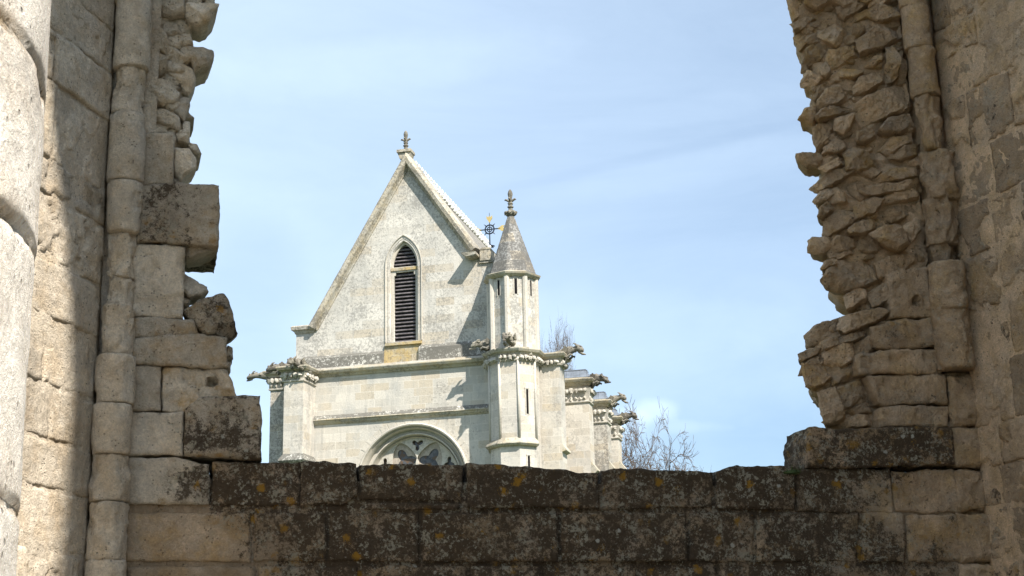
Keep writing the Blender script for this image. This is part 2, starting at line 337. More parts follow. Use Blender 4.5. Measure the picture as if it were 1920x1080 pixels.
def interp(pts, n):
    L_ = [0]
    for a, b in zip(pts, pts[1:]): L_.append(L_[-1] + math.hypot(b[0]-a[0], b[1]-a[1]))
    out = []
    for i in range(n+1):
        t = L_[-1]*i/n; j = 0
        while j < len(pts)-2 and L_[j+1] < t: j += 1
        u = (t-L_[j])/max(L_[j+1]-L_[j], 1e-9); out.append((pts[j][0]+(pts[j+1][0]-pts[j][0])*u, pts[j][1]+(pts[j+1][1]-pts[j][1])*u))
    return out
def ashlar(mb, pl, top, bot, out=0.0, depth=.3, at=(0, 0, 0), r=.014, rough=1.0, cell=.016, px=True, warp=.008, tilt=(0, 0), ero=0.0, hole=None):
    """one dressed block: top/bot are polylines (left to right) in pixels on the plane (px) or (s,z)"""
    if px: top = [pl.hit(*p) for p in top]; bot = [pl.hit(*p) for p in bot]
    wdt = math.hypot(top[-1][0]-top[0][0], top[-1][1]-top[0][1]); hgt = abs(top[0][1]-bot[0][1])
    n = max(4, min(70, int(wdt/cell))); m_ = max(4, min(40, int(hgt/cell)))
    T = interp(top, n); B = interp(bot, n); sd = Vector((random.uniform(0, 50), random.uniform(0, 50), random.uniform(0, 50)))
    rows = []; cx = (T[0][0]+T[-1][0]+B[0][0]+B[-1][0])/4; cz = (T[0][1]+T[-1][1]+B[0][1]+B[-1][1])/4
    if hole: hs_, hz_ = pl.hit(hole[0], hole[1]); hr = hole[2]
    def q(i, j, o):
        t = j/m_; s_ = T[i][0]*(1-t)+B[i][0]*t; z_ = T[i][1]*(1-t)+B[i][1]*t
        P = Vector((s_, z_, 0))*1.0
        ed = min(i/n*wdt, (n-i)/n*wdt, j/m_*hgt, (m_-j)/m_*hgt)
        f = max(0, 1-ed/.05)
        wv = noise.noise_vector(Vector((s_*9, z_*9, 1.3))+sd)*warp + noise.noise_vector(Vector((s_*30, z_*30, 4.3))+sd)*warp*.5
        s2, z2 = s_+wv.x*f, z_+wv.y*f
        if o is not None: return pl.pt((s2, z2), out+o)
        rr = r*(1+.7*noise.noise(Vector((s_*6, z_*6, 9))+sd)); u = max(0, 1-ed/max(rr*.75, .004))
        oo = -rr*(1-math.sqrt(max(0, 1-u*u)))*.7
        oo += rough*(.006*fbm(Vector((s_*3, z_*3, 0))+sd, 3) + .0055*fbm(Vector((s_*24, z_*24, 3))+sd, 4))
        if ero:
            g = fbm(Vector((s_*5, z_*5, 7))+sd, 4)
            if g > .08: oo -= ero*min(1, (g-.08)*14)*(.6+.8*abs(noise.noise(Vector((s_*22, z_*22, 2))+sd)))
        if hole:
            d = math.hypot(s_-hs_, z_-hz_)
            if d < hr: oo -= .12
        oo += tilt[0]*(s_-cx)+tilt[1]*(z_-cz)
        return pl.pt((s2, z2), out+oo)
    ids = mb.grid([[q(i, j, None) for i in range(n+1)] for j in range(m_+1)], at)
    per = [(i, 0) for i in range(n+1)]+[(n, j) for j in range(1, m_+1)]+[(i, m_) for i in range(n-1, -1, -1)]+[(0, j) for j in range(m_-1, 0, -1)]
    prev = [ids[j][i] for i, j in per]
    lay = [-.05-(depth-.05)*k_/max(1, int(depth/.06)) for k_ in range(int(depth/.06)+1)] if depth > .3 else [-.05, -depth]
    for dd in lay:
        cur = []
        for i, j in per:
            P = q(i, j, dd); cur.append(mb.vert(P+noise.noise_vector(P*13+sd)*.012+noise.noise_vector(P*31+sd)*.006, at))
        for a_ in range(len(per)):
            b_ = (a_+1) % len(per); mb.f.append((prev[a_], cur[a_], cur[b_], prev[b_]))
        prev = cur
    mb.f.append(tuple(prev))
def rubble(mb, pl, poly, out=0.0, thick=.3, at=(0, 0, 0), tilt=None, rough=1.0, px=True, flat=.75, back_scale=.9, shear=0.0, nf=3):
    """one rough stone whose face outline is poly; faceted, tapering backwards"""
    if px: poly = [pl.hit(p[0], p[1], out) for p in poly]
    per = sum(math.hypot(poly[i][0]-poly[i-1][0], poly[i][1]-poly[i-1][1]) for i in range(len(poly)))
    ring = interp(poly+[poly[0]], max(14, min(72, int(per/.014))))[:-1]
    n = len(ring); cx = sum(p[0] for p in ring)/n; cz = sum(p[1] for p in ring)/n
    sd = Vector((random.uniform(0, 90), random.uniform(0, 90), random.uniform(0, 90)))
    rad = per/6.3
    if tilt is None: tilt = (random.uniform(-.28, .28), random.uniform(-.45, .15))
    # facets: front surface is the minimum of a few tilted planes
    fac = [(0.0, tilt[0], tilt[1])]
    for q_ in range(nf):
        a_ = random.uniform(0, 6.28); g = random.uniform(.35, 1.3); fac.append((rad*random.uniform(.30, .70)*g, -math.cos(a_)*g, -math.sin(a_)*g))
    K = max(4, int(rad/.016)); rings = []
    def P(p, sc, o, front=True):
        s_, z_ = cx+(p[0]-cx)*sc, cz+(p[1]-cz)*sc
        j = (noise.noise_vector(Vector((s_*14, z_*14, o*6))+sd)*.009+noise.noise_vector(Vector((s_*42, z_*42, o*6))+sd)*.006)*rough
        if front:
            o2 = min(c+a*(s_-cx)+b*(z_-cz) for c, a, b in fac)
            e_ = (1-sc)*rad; rr = .018
            u = max(0, 1-e_/rr); o2 -= rr*(1-math.sqrt(max(0, 1-u*u)))
            o2 += rough*(.006*fbm(Vector((s_*8, z_*8, 0))+sd, 3)+.011*fbm(Vector((s_*24, z_*24, 5))+sd, 4))
            return pl.pt((s_+j.x, z_+j.y), out+o2)
        return pl.pt((s_+j.x-o*shear, z_+j.y), out+o)
    for bk, sc in ((-thick, back_scale*.8), (-thick*.6, back_scale), (-.07, 1.0)): rings.append([P(p, sc, bk, False) for p in ring])
    mn = min(c for c, a, b in fac)
    for q_ in range(K+1):
        sc = 1-q_/(K+1.0); rings.append([P(p, sc, 0) for p in ring])
    # keep the rim continuous with the side
    mb.loft(rings, True, at)
def rough_sheet(mb, rows_px, pl, out, depth, at=(0,0,0), amp=.03, nx=40, endz=None):
    pass

TN = lambda a=.0, v=.35: max(-1.2, min(1.0, a+random.uniform(-v, v)))

def sm(x, a, b): t = min(1, max(0, (x-a)/(b-a))); return t*t*(3-2*t)
def field(v):
    s_ = (v-W.p).dot(W.t); x = 960+s_*PXM; n_ = 120*fbm(Vector((s_*1.6, v.z*1.8, 5)), 4)
    f = sm(x+n_, 330, 560)*(1-sm(x+n_*1.2, 1640, 1850))
    return .22+.80*f+.30*noise.noise(Vector((s_*2.1, v.z*3.1, 8)))*f, f
def relich(mb, keep=0.0):
    for i, v in enumerate(mb.v):
        if v.z > ZT+.12: continue
        l, f = field(v); t, o, y = mb.a[i]; k_ = sm(v.z, ZT-.02, ZT+.12)*1.0
        l = l+(.15*sm(v.z, ZT-.35, ZT)*f); mb.a[i] = (t, o*k_+(1-k_)*(o*keep+l*(1-keep)), y)
def patch(mb):
    for i, v in enumerate(mb.v):
        t, o, y = mb.a[i]; mb.a[i] = (t, max(0, o+.45*fbm(v*2.4, 4)), y)
ZT = W.hit(960, 868)[1]
# ---------- low wall across the opening
base = empty('low_wall', (W.pt((0, 0)).x, W.pt((0, 0)).y, 0), label='low dark lichen-covered stone wall along the bottom edge, below the sky opening', cat='wall')
def part(name, mb, mat, parent, smooth=True): return linkmesh(name, mb, mat, parent, smooth, shift=Vector(parent.location))
cap = MB(); lo = MB()
DK = dict(depth=.75, r=.012, rough=1.5, warp=.013)
def LI(l=1.0, y=.15, t=-.1): return (TN(t, .22), l*random.uniform(.85, 1.1), y*random.uniform(.4, 1.3))
ashlar(cap, W, [(397, 866), (500, 868), (562, 866)], [(397, 948), (562, 946)], .0, at=LI(.9, .3), **DK)
ashlar(cap, W, [(564, 866), (610, 865), (668, 870)], [(564, 946), (640, 948), (668, 930)], .01, at=LI(.9), **DK)
ashlar(cap, W, [(673, 871), (760, 870), (869, 872)], [(676, 935), (866, 938)], .0, at=LI(.9, .2), **DK)
ashlar(lo, W, [(682, 943), (862, 943)], [(682, 955), (860, 956)], .0, at=LI(.8, .2), **DK)
ashlar(cap, W, [(875, 870), (940, 871), (1010, 877), (1070, 883), (1120, 888)], [(878, 952), (1000, 950), (1122, 955)], .015, at=LI(.95, .2), **DK)
ashlar(cap, W, [(1128, 881), (1150, 877), (1240, 881), (1338, 884)], [(1130, 955), (1335, 949)], .0, at=LI(1.05), **DK)
ashlar(cap, W, [(1343, 884), (1375, 875), (1430, 873), (1488, 877)], [(1345, 953), (1490, 957)], .02, at=LI(1.05), **DK)
ashlar(cap, W, [(1491, 878), (1670, 880)], [(1495, 958), (1675, 962)], .005, at=LI(1.0, .5, 0), **DK)
c2 = [232, 474, 615, 790, 1049, 1290, 1417, 1614, 1700]
ws = []
for a_, b_ in zip(c2, c2[1:]):
    lf = .4 if a_ < 300 else (1.0 if a_ < 1400 else 1.1)
    ashlar(lo, W, [(a_+4, 962), ((a_+b_)/2, 961+random.uniform(-2, 2)), (b_-4, 962)], [(a_+3, 1052), (b_-4, 1053)], random.uniform(-.012, .015), depth=.3, at=(TN(0 if a_ < 300 else -.1, .2), lf, .5 if a_ < 300 or a_ > 1600 else .2), r=.013, rough=1.3, warp=.011)
yy = [1062, 1150, 1245, 1340, 1430, 1530, 1630, 1725]
for i in range(len(yy)-1):
    x = 215+random.uniform(0, 60)
    while x < 1760:
        x2 = min(x+random.uniform(130, 260), 1815)
        ashlar(lo, W, [(x+4, yy[i]), (x2-4, yy[i])], [(x+4, yy[i+1]-9), (x2-4, yy[i+1]-9)], random.uniform(-.012, .015), depth=.3, at=(TN(-.1, .2), .9 if 350 < x < 1500 else .4, .3), r=.013, cell=.03, rough=1.2, warp=.01)
        x = x2
def slab(mb, pl, s0, s1, z0, z1, o0, o1, at=(0, 0, 0), cell=.035, amp=.006):
    """mortar backing: rough front sheet plus body"""
    n = max(2, int((s1-s0)/cell)); m_ = max(2, int((z1-z0)/cell)); rows = []
    for j in range(m_+1):
        z = z0+(z1-z0)*j/m_; rows.append([pl.pt((s0+(s1-s0)*i/n, z), o0+amp*fbm(Vector(((s0+(s1-s0)*i/n)*7, z*7, 2)), 4)) for i in range(n+1)])
    ids = mb.grid(rows, at)
    per = [ids[0][i] for i in range(n+1)]+[ids[j][n] for j in range(1, m_+1)]+[ids[m_][i] for i in range(n-1, -1, -1)]+[ids[j][0] for j in range(m_-1, 0, -1)]
    bk = []
    for v in per:
        P = mb.v[v]; q = P - pl.n*((P-pl.p).dot(pl.n)-o1); bk.append(mb.vert(q, at))
    for k_ in range(len(per)):
        b_ = (k_+1) % len(per); mb.f.append((per[k_], bk[k_], bk[b_], per[b_]))
    mb.f.append(tuple(bk))
sA, sB = W.hit(236, 900)[0], W.hit(1790, 900)[0]; ztop = W.hit(960, 905)[1]
body = MB(); slab(body, W, sA, sB, 0, ztop, -.022, -.8, at=(-.45, .45, .1), cell=.03)
relich(body); relich(cap); relich(lo)
part('wall_core', body, M_low, base); part('capping_course', cap, M_low, base); part('lower_courses', lo, M_low, base)

# ---------- left ruined wall: side wall L + jamb stones of W + half shaft + rubble edge
lw = empty('ruined_wall', (cL.x, cL.y, 0), label='pale ruined stone wall with half shaft and ragged edge, left of the opening', cat='wall')
side = MB()
# horizontal course heights on L read off at the corner
ys = [-330, -240, -150, -60, 45, 130, 222, 362, 425, 540, 640, 760, 855, 942, 1050, 1150, 1250, 1350, 1450, 1550, 1650, 1740]
zl = [L.hit(196, y)[1] for y in ys]
S_END = 4.6
for i in range(len(zl)-1):
    s = .0+.02; first = True
    while s < S_END:
        s2 = min(s+random.uniform(.45, 1.15), S_END)
        if S_END-s2 < .3: s2 = S_END
        near = 0 <= ys[i] < 1060 or ys[i] == -60
        ashlar(side, L, [(s+.006, zl[i]-.008), (s2-.006, zl[i]-.008)], [(s+.006, zl[i+1]+.006), (s2-.006, zl[i+1]+.006)], random.uniform(-.012, .012), depth=.25, px=False,
               at=(TN(.12, .4), .12 if ys[i] > 100 else .22, .12), r=.012, rough=1.5, warp=.014, cell=.02 if near else .06, ero=.03 if random.random() < .55 else 0)
        s = s2
b_ = MB(); slab(b_, L, 0.0, S_END-.02, 0, zl[0]-.02, -.012, -.85, at=(.15, .1, .1), cell=.04, amp=.008)
part('side_wall_core', b_, M_left, lw); part('side_wall_blocks', side, M_left, lw)

def shaft(mb, ax, z0, z1, rad, at, dmg=0.0, taper=0.0, jag=.01, cell=.016, chip=.02):
    n = max(16, int(2*math.pi*rad/cell)); m_ = max(3, int((z1-z0)/cell)); sd = Vector((random.uniform(0, 50), 3, random.uniform(0, 50))); rows = []
    for j in range(m_+1):
        t = j/m_; row = []
        for i in range(n):
            th = 2*math.pi*i/n; d = Vector((math.cos(th), math.sin(th), 0))
            z = z0+(z1-z0)*t; z += jag*noise.noise(Vector((d.x*3, d.y*3, 0))+sd)*(1 if j in (0, m_) else .4)
            P = Vector((d.x*rad*10, d.y*rad*10, z*8)); r_ = rad*(1-taper*(1-t))
            r_ += .006*fbm(P+sd, 3)+.003*fbm(P*3+sd, 3)
            e = min(t, 1-t)*(z1-z0); u = max(0, 1-e/chip); r_ -= chip*.7*(1-math.sqrt(max(0, 1-u*u)))*(1+.8*noise.noise(P*.7+sd))
            g = fbm(P*.35+sd+Vector((7, 7, 7)), 4)
            if g > .12: r_ -= .014*min(1, (g-.12)*9)
            if dmg: r_ -= dmg*rad*(.15+1.2*abs(fbm(P*.45+sd, 4)))+ .012*fbm(P*1.6+sd, 4)
            row.append(Vector((ax.x, ax.y, 0))+d*r_+Vector((0, 0, z)))
        rows.append(row)
    ids = mb.grid(rows, at, close=True); mb.f.append(tuple(ids[0])); mb.f.append(tuple(ids[-1]))
def zat(pl, px, py): return pl.hit(px, py, .08)[1]
def drum(mb, x, y0, y1, wpx, at, dmg=0, taper=0, jag=.012, chip=.006, sink=0.0):
    ax = plan_pt(W, x, (y0+y1)/2, .07-sink); shaft(mb, ax, zat(W, x, y1)-.006, zat(W, x, y0)+.002, wpx/2/PXM, at, dmg, taper, jag, chip=chip)
sh = MB()
for (x, y0, y1, wd, tn, dm, tp, snk) in (
        (254, -260, -130, 66, 0, 0, 0, 0), (252, -128, 4, 66, .05, 0, 0, 0), (249, 6, 131, 64, -.05, 0, 0, 0), (243, 133, 214, 60, .15, .22, 0, 0),
        (238, 216, 342, 64, -.05, 0, 0, 0), (233, 346, 436, 63, .1, .0, .15, 0), (228, 438, 520, 56, .1, .42, 0, .03), (226, 520, 578, 52, .1, .5, 0, .05),
        (221, 578, 668, 66, 0, .12, .22, 0), (216, 670, 757, 67, -.1, 0, 0, 0), (210, 761, 852, 66, .2, 0, 0, 0), (206, 854, 940, 66, .12, .05, 0, 0),
        (201, 944, 1050, 66, .18, .05, 0, 0), (196, 1053, 1150, 67, 0, 0, 0, 0), (190, 1152, 1300, 67, 0, 0, 0, 0), (183, 1302, 1500, 67, 0, 0, 0, 0), (172, 1502, 1735, 67, 0, 0, 0, 0)):
    drum(sh, x, y0, y1, wd, (TN(tn, .08), .16, .15), dm, tp, sink=snk)
part('half_shaft', sh, M_left, lw)
kb = MB(); s_a, s_b = W.hit(196, 300)[0]-.5, W.hit(290, 300)[0]; slab(kb, W, s_a, s_b, 0, zl[0]-.02, -.05, -.9, at=(0, .15, .2), cell=.04, amp=.012)
part('corner_core', kb, M_left, lw)
jb = MB()
def J(top, bot, tone=0, l=.15, y=.2, out=0, **k):
    kw = dict(depth=.7, r=.012, rough=1.3, warp=.011); kw.update(k); ashlar(jb, W, top, bot, out, at=(tone, l, y), **kw)
J([(262, 252), (326, 250)], [(262, 351), (325, 349)], -.35, .3, .4, .03)
J([(255, 350), (338, 346), (411, 351)], [(255, 455), (345, 460), (409, 466)], -.45, .62, .3, .05, r=.012)
J([(240, 458), (347, 463)], [(236, 592), (300, 596), (343, 596)], .15, .12, .1, .02, ero=.02)
J([(240, 597), (300, 596), (362, 600)], [(238, 632), (300, 634), (372, 628)], -.35, .4, .7, .02)
J([(238, 638), (320, 628), (380, 628), (424, 634)], [(238, 684), (360, 688), (426, 690)], -.15, .45, .5, .03)
J([(240, 687), (302, 687)], [(240, 770), (300, 771)], -.45, .2, .1, .02)
J([(305, 689), (424, 691), (434, 712)], [(303, 771), (344, 772), (392, 745), (444, 744)], .02, .15, .8, .0, hole=(398, 715, .036), ero=.02)
J([(228, 773), (344, 773)], [(226, 855), (343, 852)], .25, .18, .1, .01)
J([(347, 770), (372, 747), (420, 744), (488, 743)], [(346, 851), (400, 858), (491, 864)], -.3, .85, .3, .04, r=.014)
J([(222, 859), (330, 858), (393, 871)], [(222, 945), (393, 946)], .0, .45, .15, .01)
for yy0, yy1 in ((-330, -240), (-238, -150), (-148, -60), (-58, 24), (26, 110), (112, 190), (192, 250)):
    J([(246, yy0), (284, yy0)], [(246, yy1), (283, yy1)], TN(.0, .2), .15, .2, -.04)
relich(jb); patch(jb); part('jamb_blocks', jb, M_left, lw)
def Z(poly, zx, zy, sc): return [(p[0]/sc+zx, p[1]/sc+zy) for p in poly]
Z1 = lambda p: Z(p, 0, 0, 2.7)
Z2 = lambda p: Z(p, 0, 350, 2.7)
def sheet_core(mb, inner, sil, pl, o_front, thick, side_sign, at, amp=.05, nrow=None, inset=.05, shear=.2):
    """rubble core: for every height a section running from the hidden inner side over the face and round the broken edge to the back"""
    ys_ = [p[1] for p in sil]; z0, z1 = pl.hit(sil[-1][0], ys_[-1])[1], pl.hit(sil[0][0], ys_[0])[1]
    S = [pl.hit(*p) for p in sil]; I = [pl.hit(*p) for p in inner]
    def at_z(T, z):
        for a, b in zip(T, T[1:]):
            if b[1] <= z <= a[1] and a[1] != b[1]: u = (a[1]-z)/(a[1]-b[1]); return a[0]+(b[0]-a[0])*u
        return T[0][0] if z > T[0][1] else T[-1][0]
    m_ = int((z1-z0)/.022); rows = []
    for j in range(m_+1):
        z = z0+(z1-z0)*j/m_; sI = at_z(I, z); sS = at_z(S, z)-side_sign*inset; row = []
        path = [(sI+(sS-sI)*i/16, 0) for i in range(15)]
        for a_ in range(0, 5): t = a_/4*math.pi/2; path.append((sS-side_sign*.1+side_sign*.1*math.sin(t), -.1+.1*math.cos(t)))
        for a_ in range(1, 9): path.append((sS-side_sign*(shear*(thick-.1)*a_/8+.02), -.1-(thick-.1)*a_/8))
        path.append((sI, -thick))
        for (s_, o_) in path:
            nv = noise.noise_vector(Vector((s_*7, z*9, o_*7+3)))*amp + noise.noise_vector(Vector((s_*22, z*26, o_*22)))*amp*.6
            row.append(pl.pt((s_+nv.x*.6, z+nv.z*.3), o_front+o_+nv.y))
        rows.append(row)
    ids = mb.grid(rows, at); mb.f.append(tuple(ids[-1]))
silL = [(420, -330), (400, -200), (425, -80), (411, 0), (400, 18), (370, 38), (352, 72), (372, 95), (362, 130), (360, 165), (352, 205), (350, 240), (352, 275), (345, 300), (335, 342), (345, 350)]
inL = [(270, -330), (270, 350)]
rc = MB(); sheet_core(rc, inL, silL, W, -.15, .75, 1, (.05, .1, .1), inset=.045)
silL2 = [(345, 462), (345, 505), (352, 545), (350, 590), (380, 625), (430, 640), (430, 690), (440, 742), (450, 745)]
sheet_core(rc, [(270, 462), (240, 745)], silL2, W, -.14, .65, 1, (-.1, .2, .1), inset=.05, amp=.03)
part('rubble_core', rc, M_left, lw)
st = MB()
left_st = [(Z1([(860,180),(960,200),(985,300),(900,340),(850,270)]), -.14, -.1), (Z1([(900,150),(965,170),(980,225),(920,230)]), -.12, .1), (Z1([(930,590),(965,600),(960,720),(920,720)]), -.13, .1), (Z1([(945,0),(1110,0),(1105,40),(1060,95),(1020,112),(960,100),(940,60)]), .0, .12), (Z1([(770,-10),(925,-40),(940,60),(880,70),(840,65),(770,30)]), -.05, -.1),
 (Z1([(860,90),(940,60),(980,120),(970,170),(940,200),(880,170)]), -.14, -.15), (Z1([(760,100),(830,130),(880,250),(860,280),(760,220)]), -.05, .15),
 (Z1([(940,215),(1040,225),(1080,250),(1085,280),(1060,320),(980,355),(965,290)]), -.1, 0), (Z1([(755,230),(850,280),(850,330),(820,365),(755,370)]), -.06, -.3),
 (Z1([(840,310),(900,290),(980,340),(995,405),(960,470),(920,455),(850,370)]), -.12, .1), (Z1([(715,425),(760,380),(840,390),(920,450),(910,490),(830,520),(740,480)]), -.03, .1),
 (Z1([(870,520),(930,465),(965,480),(955,560),(930,605),(880,560)]), -.12, -.2), (Z1([(930,600),(950,555),(985,595),(960,603)]), -.18, -.2),
 (Z1([(750,545),(830,535),(900,570),(930,630),(915,655),(840,625),(760,590)]), -.05, -.3), (Z1([(880,660),(930,640),(955,680),(960,720),(900,710)]), -.12, .1),
 (Z1([(955,715),(1000,725),(1023,765),(1005,780),(960,750)]), -.1, -.2), (Z1([(878,745),(960,740),(1000,800),(1000,830),(940,880),(910,910),(878,870)]), -.02, .9),
 (Z1([(740,620),(850,650),(880,670),(740,675)]), -.05, .2), (Z1([(878,890),(910,910),(912,935),(878,935)]), -.08, -.2),
 (Z2([(935,430),(965,450),(1050,500),(1058,525),(1020,550),(950,555),(920,520)]), -.08, -.3), (Z2([(935,300),(1105,310),(975,350),(940,355)]), -.02, -.6),
 (Z2([(1150,800),(1180,810),(1185,870),(1140,870)]), -.1, 0), (Z2([(1145,880),(1170,880),(1165,940),(1140,930)]), -.1, .2), (Z2([(925,560),(965,565),(950,610),(925,600)]), -.1, -.1)]
for p, o_, tn in left_st:
    if p[0][1] > 350:
        one = MB(); rubble(one, W, p, o_, .35, at=(TN(tn*.8, .1), .3, .3)); part('projecting_stone', one, M_left, lw, 15.0)
    else: rubble(st, W, p, o_, .42, at=(TN(tn*.8, .25), .2, .3), nf=6)
for q_ in range(26):       # smaller stones and the stones farther back in the broken edge
    y = random.uniform(-320, 335); t = y
    xs = None
    for a_, b2 in zip(silL, silL[1:]):
        if a_[1] <= y <= b2[1]: u = (y-a_[1])/max(1, b2[1]-a_[1]); xs = a_[0]+(b2[0]-a_[0])*u
    if y > 0: x = random.uniform(290, xs-25); w_ = random.uniform(14, 26); oo = -.1
    else: x = random.uniform(300, xs-15); w_ = random.uniform(28, 52); oo = -.04
    h_ = w_*random.uniform(.5, .8); aa = random.uniform(-.3, .5)
    pts = []
    for k_ in range(6):
        t_ = k_/6*6.283; rr = random.uniform(.8, 1.15); u_, v_ = math.cos(t_)*w_*rr, math.sin(t_)*h_*rr; pts.append((x+u_*math.cos(aa)-v_*math.sin(aa), y+u_*math.sin(aa)+v_*math.cos(aa)))
    rubble(st, W, pts, oo, .3, at=(TN(0, .3), .15, .2))
part('rubble_stones', st, M_left, lw, 15.0)
tb = MB(); rubble(tb, W, Z2([(925,615),(1040,560),(1130,525),(1150,548),(1170,600),(1208,735),(1155,775),(1100,742),(1050,745),(990,700)]), .04, .5, at=(-.25, .75, .35), tilt=(.02, .05))
tag(part('broken_block', tb, M_left, lw, 15.0), label='tilted broken block with dark top edge')

# ---------- right ruined wall
rw = empty('ruined_wall', (cR.x, cR.y, 0), label='tan ruined stone wall with rubble edge and broken shaft, right of the opening', cat='wall')
ys = [-330, -250, -170, -85, 5, 68, 150, 265, 370, 470, 575, 680, 798, 876, 952, 1055, 1150, 1250, 1350, 1450, 1550, 1650, 1735]
zr = [R.hit(1850, y)[1] for y in ys]; rb = MB(); R_END = 4.2
for i in range(len(zr)-1):
    s = random.uniform(.0, .0)+.01
    first = True
    while s < R_END:
        s2 = min(s+random.uniform(.28, .75) if not first else s+random.uniform(.18, .5), R_END); first = False
        if R_END-s2 < .25: s2 = R_END
        g = .012 if random.random() < .6 else .028
        ashlar(rb, R, [(s+g*.5, zr[i]-g*.6), (s2-g*.5, zr[i]-g*.6)], [(s+g*.5, zr[i+1]+g*.4), (s2-g*.5, zr[i+1]+g*.4)], random.uniform(-.014, .018), depth=.25, px=False,
               at=(TN(-.1, .55), random.choice([.15, .25, .45, .6]), random.choice([.1, .3, .6])), r=.014, rough=1.6, warp=.02, cell=.018 if s < 1.6 else .05, ero=.035 if random.random() < .6 else 0)
        s = s2
b_ = MB(); slab(b_, R, 0, R_END-.02, 0, zr[0]-.02, -.008, -.85, at=(.4, .08, .1), cell=.035, amp=.010)
part('side_wall_core', b_, M_right, rw); part('side_wall_blocks', rb, M_right, rw)
sh = MB()
for (x, y0, y1, wd, tn, dm, tp, snk) in (
        (1692, -280, -150, 56, -.1, 0, 0, 0), (1703, -148, 14, 56, -.2, 0, 0, 0), (1718, 16, 92, 58, -.2, 0, 0, 0), (1731, 95, 180, 60, -.2, .0, 0, 0),
        (1743, 182, 278, 62, -.1, .42, .3, 0)):
    drum(sh, x, y0, y1, wd, (TN(tn, .05), .25, .75), dm, tp, sink=snk)
for (x, y0, y1, wd, tn, dm, tp, snk) in ((1760, 284, 372, 84, -.1, .42, 0, .05), (1764, 372, 454, 80, -.25, .4, .1, .05), (1768, 454, 494, 62, -.9, .5, 0, .09), (1777, 494, 580, 76, .0, .10, 0, .02), (1788, 581, 690, 78, .0, .10, .06, .02)):
    drum(sh, x, y0, y1, wd, (TN(tn, .05), .35, .35), dm, tp, sink=snk)
part('half_shaft', sh, M_right, rw)
kb = MB(); slab(kb, W, W.hit(1745, 300)[0], W.hit(1800, 300)[0]+.6, 0, zr[0]-.02, -.06, -.9, at=(0, .2, .3), cell=.04, amp=.012)
part('corner_core', kb, M_right, rw)
jb = MB()
def J(top, bot, tone=0, l=.2, y=.3, out=0, **k):
    kw = dict(depth=.7, r=.014, rough=1.6, warp=.016, ero=.02); kw.update(k); ashlar(jb, W, top, bot, out, at=(tone, l, y), **kw)
J([(1668, 515), (1690, 503), (1742, 500)], [(1676, 596), (1754, 594)], -.15, .3, .2, .0, hole=(1720, 563, .035))
J([(1632, 610), (1700, 598), (1756, 596)], [(1642, 654), (1764, 650)], -.1, .5, .5, .01)
J([(1610, 664), (1650, 656), (1765, 652)], [(1612, 700), (1770, 700)], .1, .25, .35, .0)
J([(1626, 702), (1775, 702)], [(1650, 757), (1778, 757)], -.05, .35, .2, .0)
J([(1652, 760), (1779, 760)], [(1650, 800), (1780, 800)], .05, .2, .2, .0)
for (x, x2, y0, y1) in ((1776, 1846, 703, 798), (1780, 1852, 801, 877), (1788, 1858, 881, 958), (1794, 1864, 962, 1054), (1800, 1874, 1058, 1150), (1808, 1884, 1154, 1290), (1816, 1900, 1294, 1500), (1830, 1925, 1504, 1735)):
    J([(x, y0), (x2, y0)], [(x+6, y1), (x2+6, y1)], TN(-.05, .2), .3, .5, .035, r=.05, depth=.2)
J([(1512, 801), (1560, 806), (1700, 801), (1780, 803)], [(1510, 876), (1600, 878), (1786, 872)], -.15, .95, .5, .05, r=.012, ero=0, depth=.45)
J([(1672, 884), (1790, 880)], [(1680, 960), (1802, 962)], .05, .35, .6, .0, ero=.0)
J([(1702, 965), (1804, 965)], [(1704, 1053), (1812, 1053)], .1, .35, .6, .0, ero=.0)
relich(jb, .4); patch(jb); part('jamb_blocks', jb, M_right, rw)
silR = [(1500, -330), (1490, -220), (1485, -100), (1476, 0), (1488, 35), (1497, 75), (1512, 100), (1510, 145), (1527, 180), (1530, 205), (1530, 232), (1527, 265), (1532, 290), (1545, 320), (1532, 350), (1538, 380), (1545, 410), (1552, 440), (1545, 475), (1545, 510), (1565, 535), (1602, 545), (1602, 588), (1545, 606), (1518, 630), (1520, 655), (1508, 690), (1515, 722), (1540, 727), (1545, 785), (1562, 806)]
rc = MB(); sheet_core(rc, [(1735, -330), (1700, 0), (1790, 806)], silR, W, -.145, .7, -1, (.25, .14, .1), inset=.13, amp=.05, shear=.48)
part('rubble_core', rc, M_right, rw)
st = MB(); Z4 = lambda p: Z(p, 1440, 0, 3); Z5 = lambda p: Z(p, 1440, 340, 3); Z6 = lambda p: Z(p, 1400, 680, 2.7)
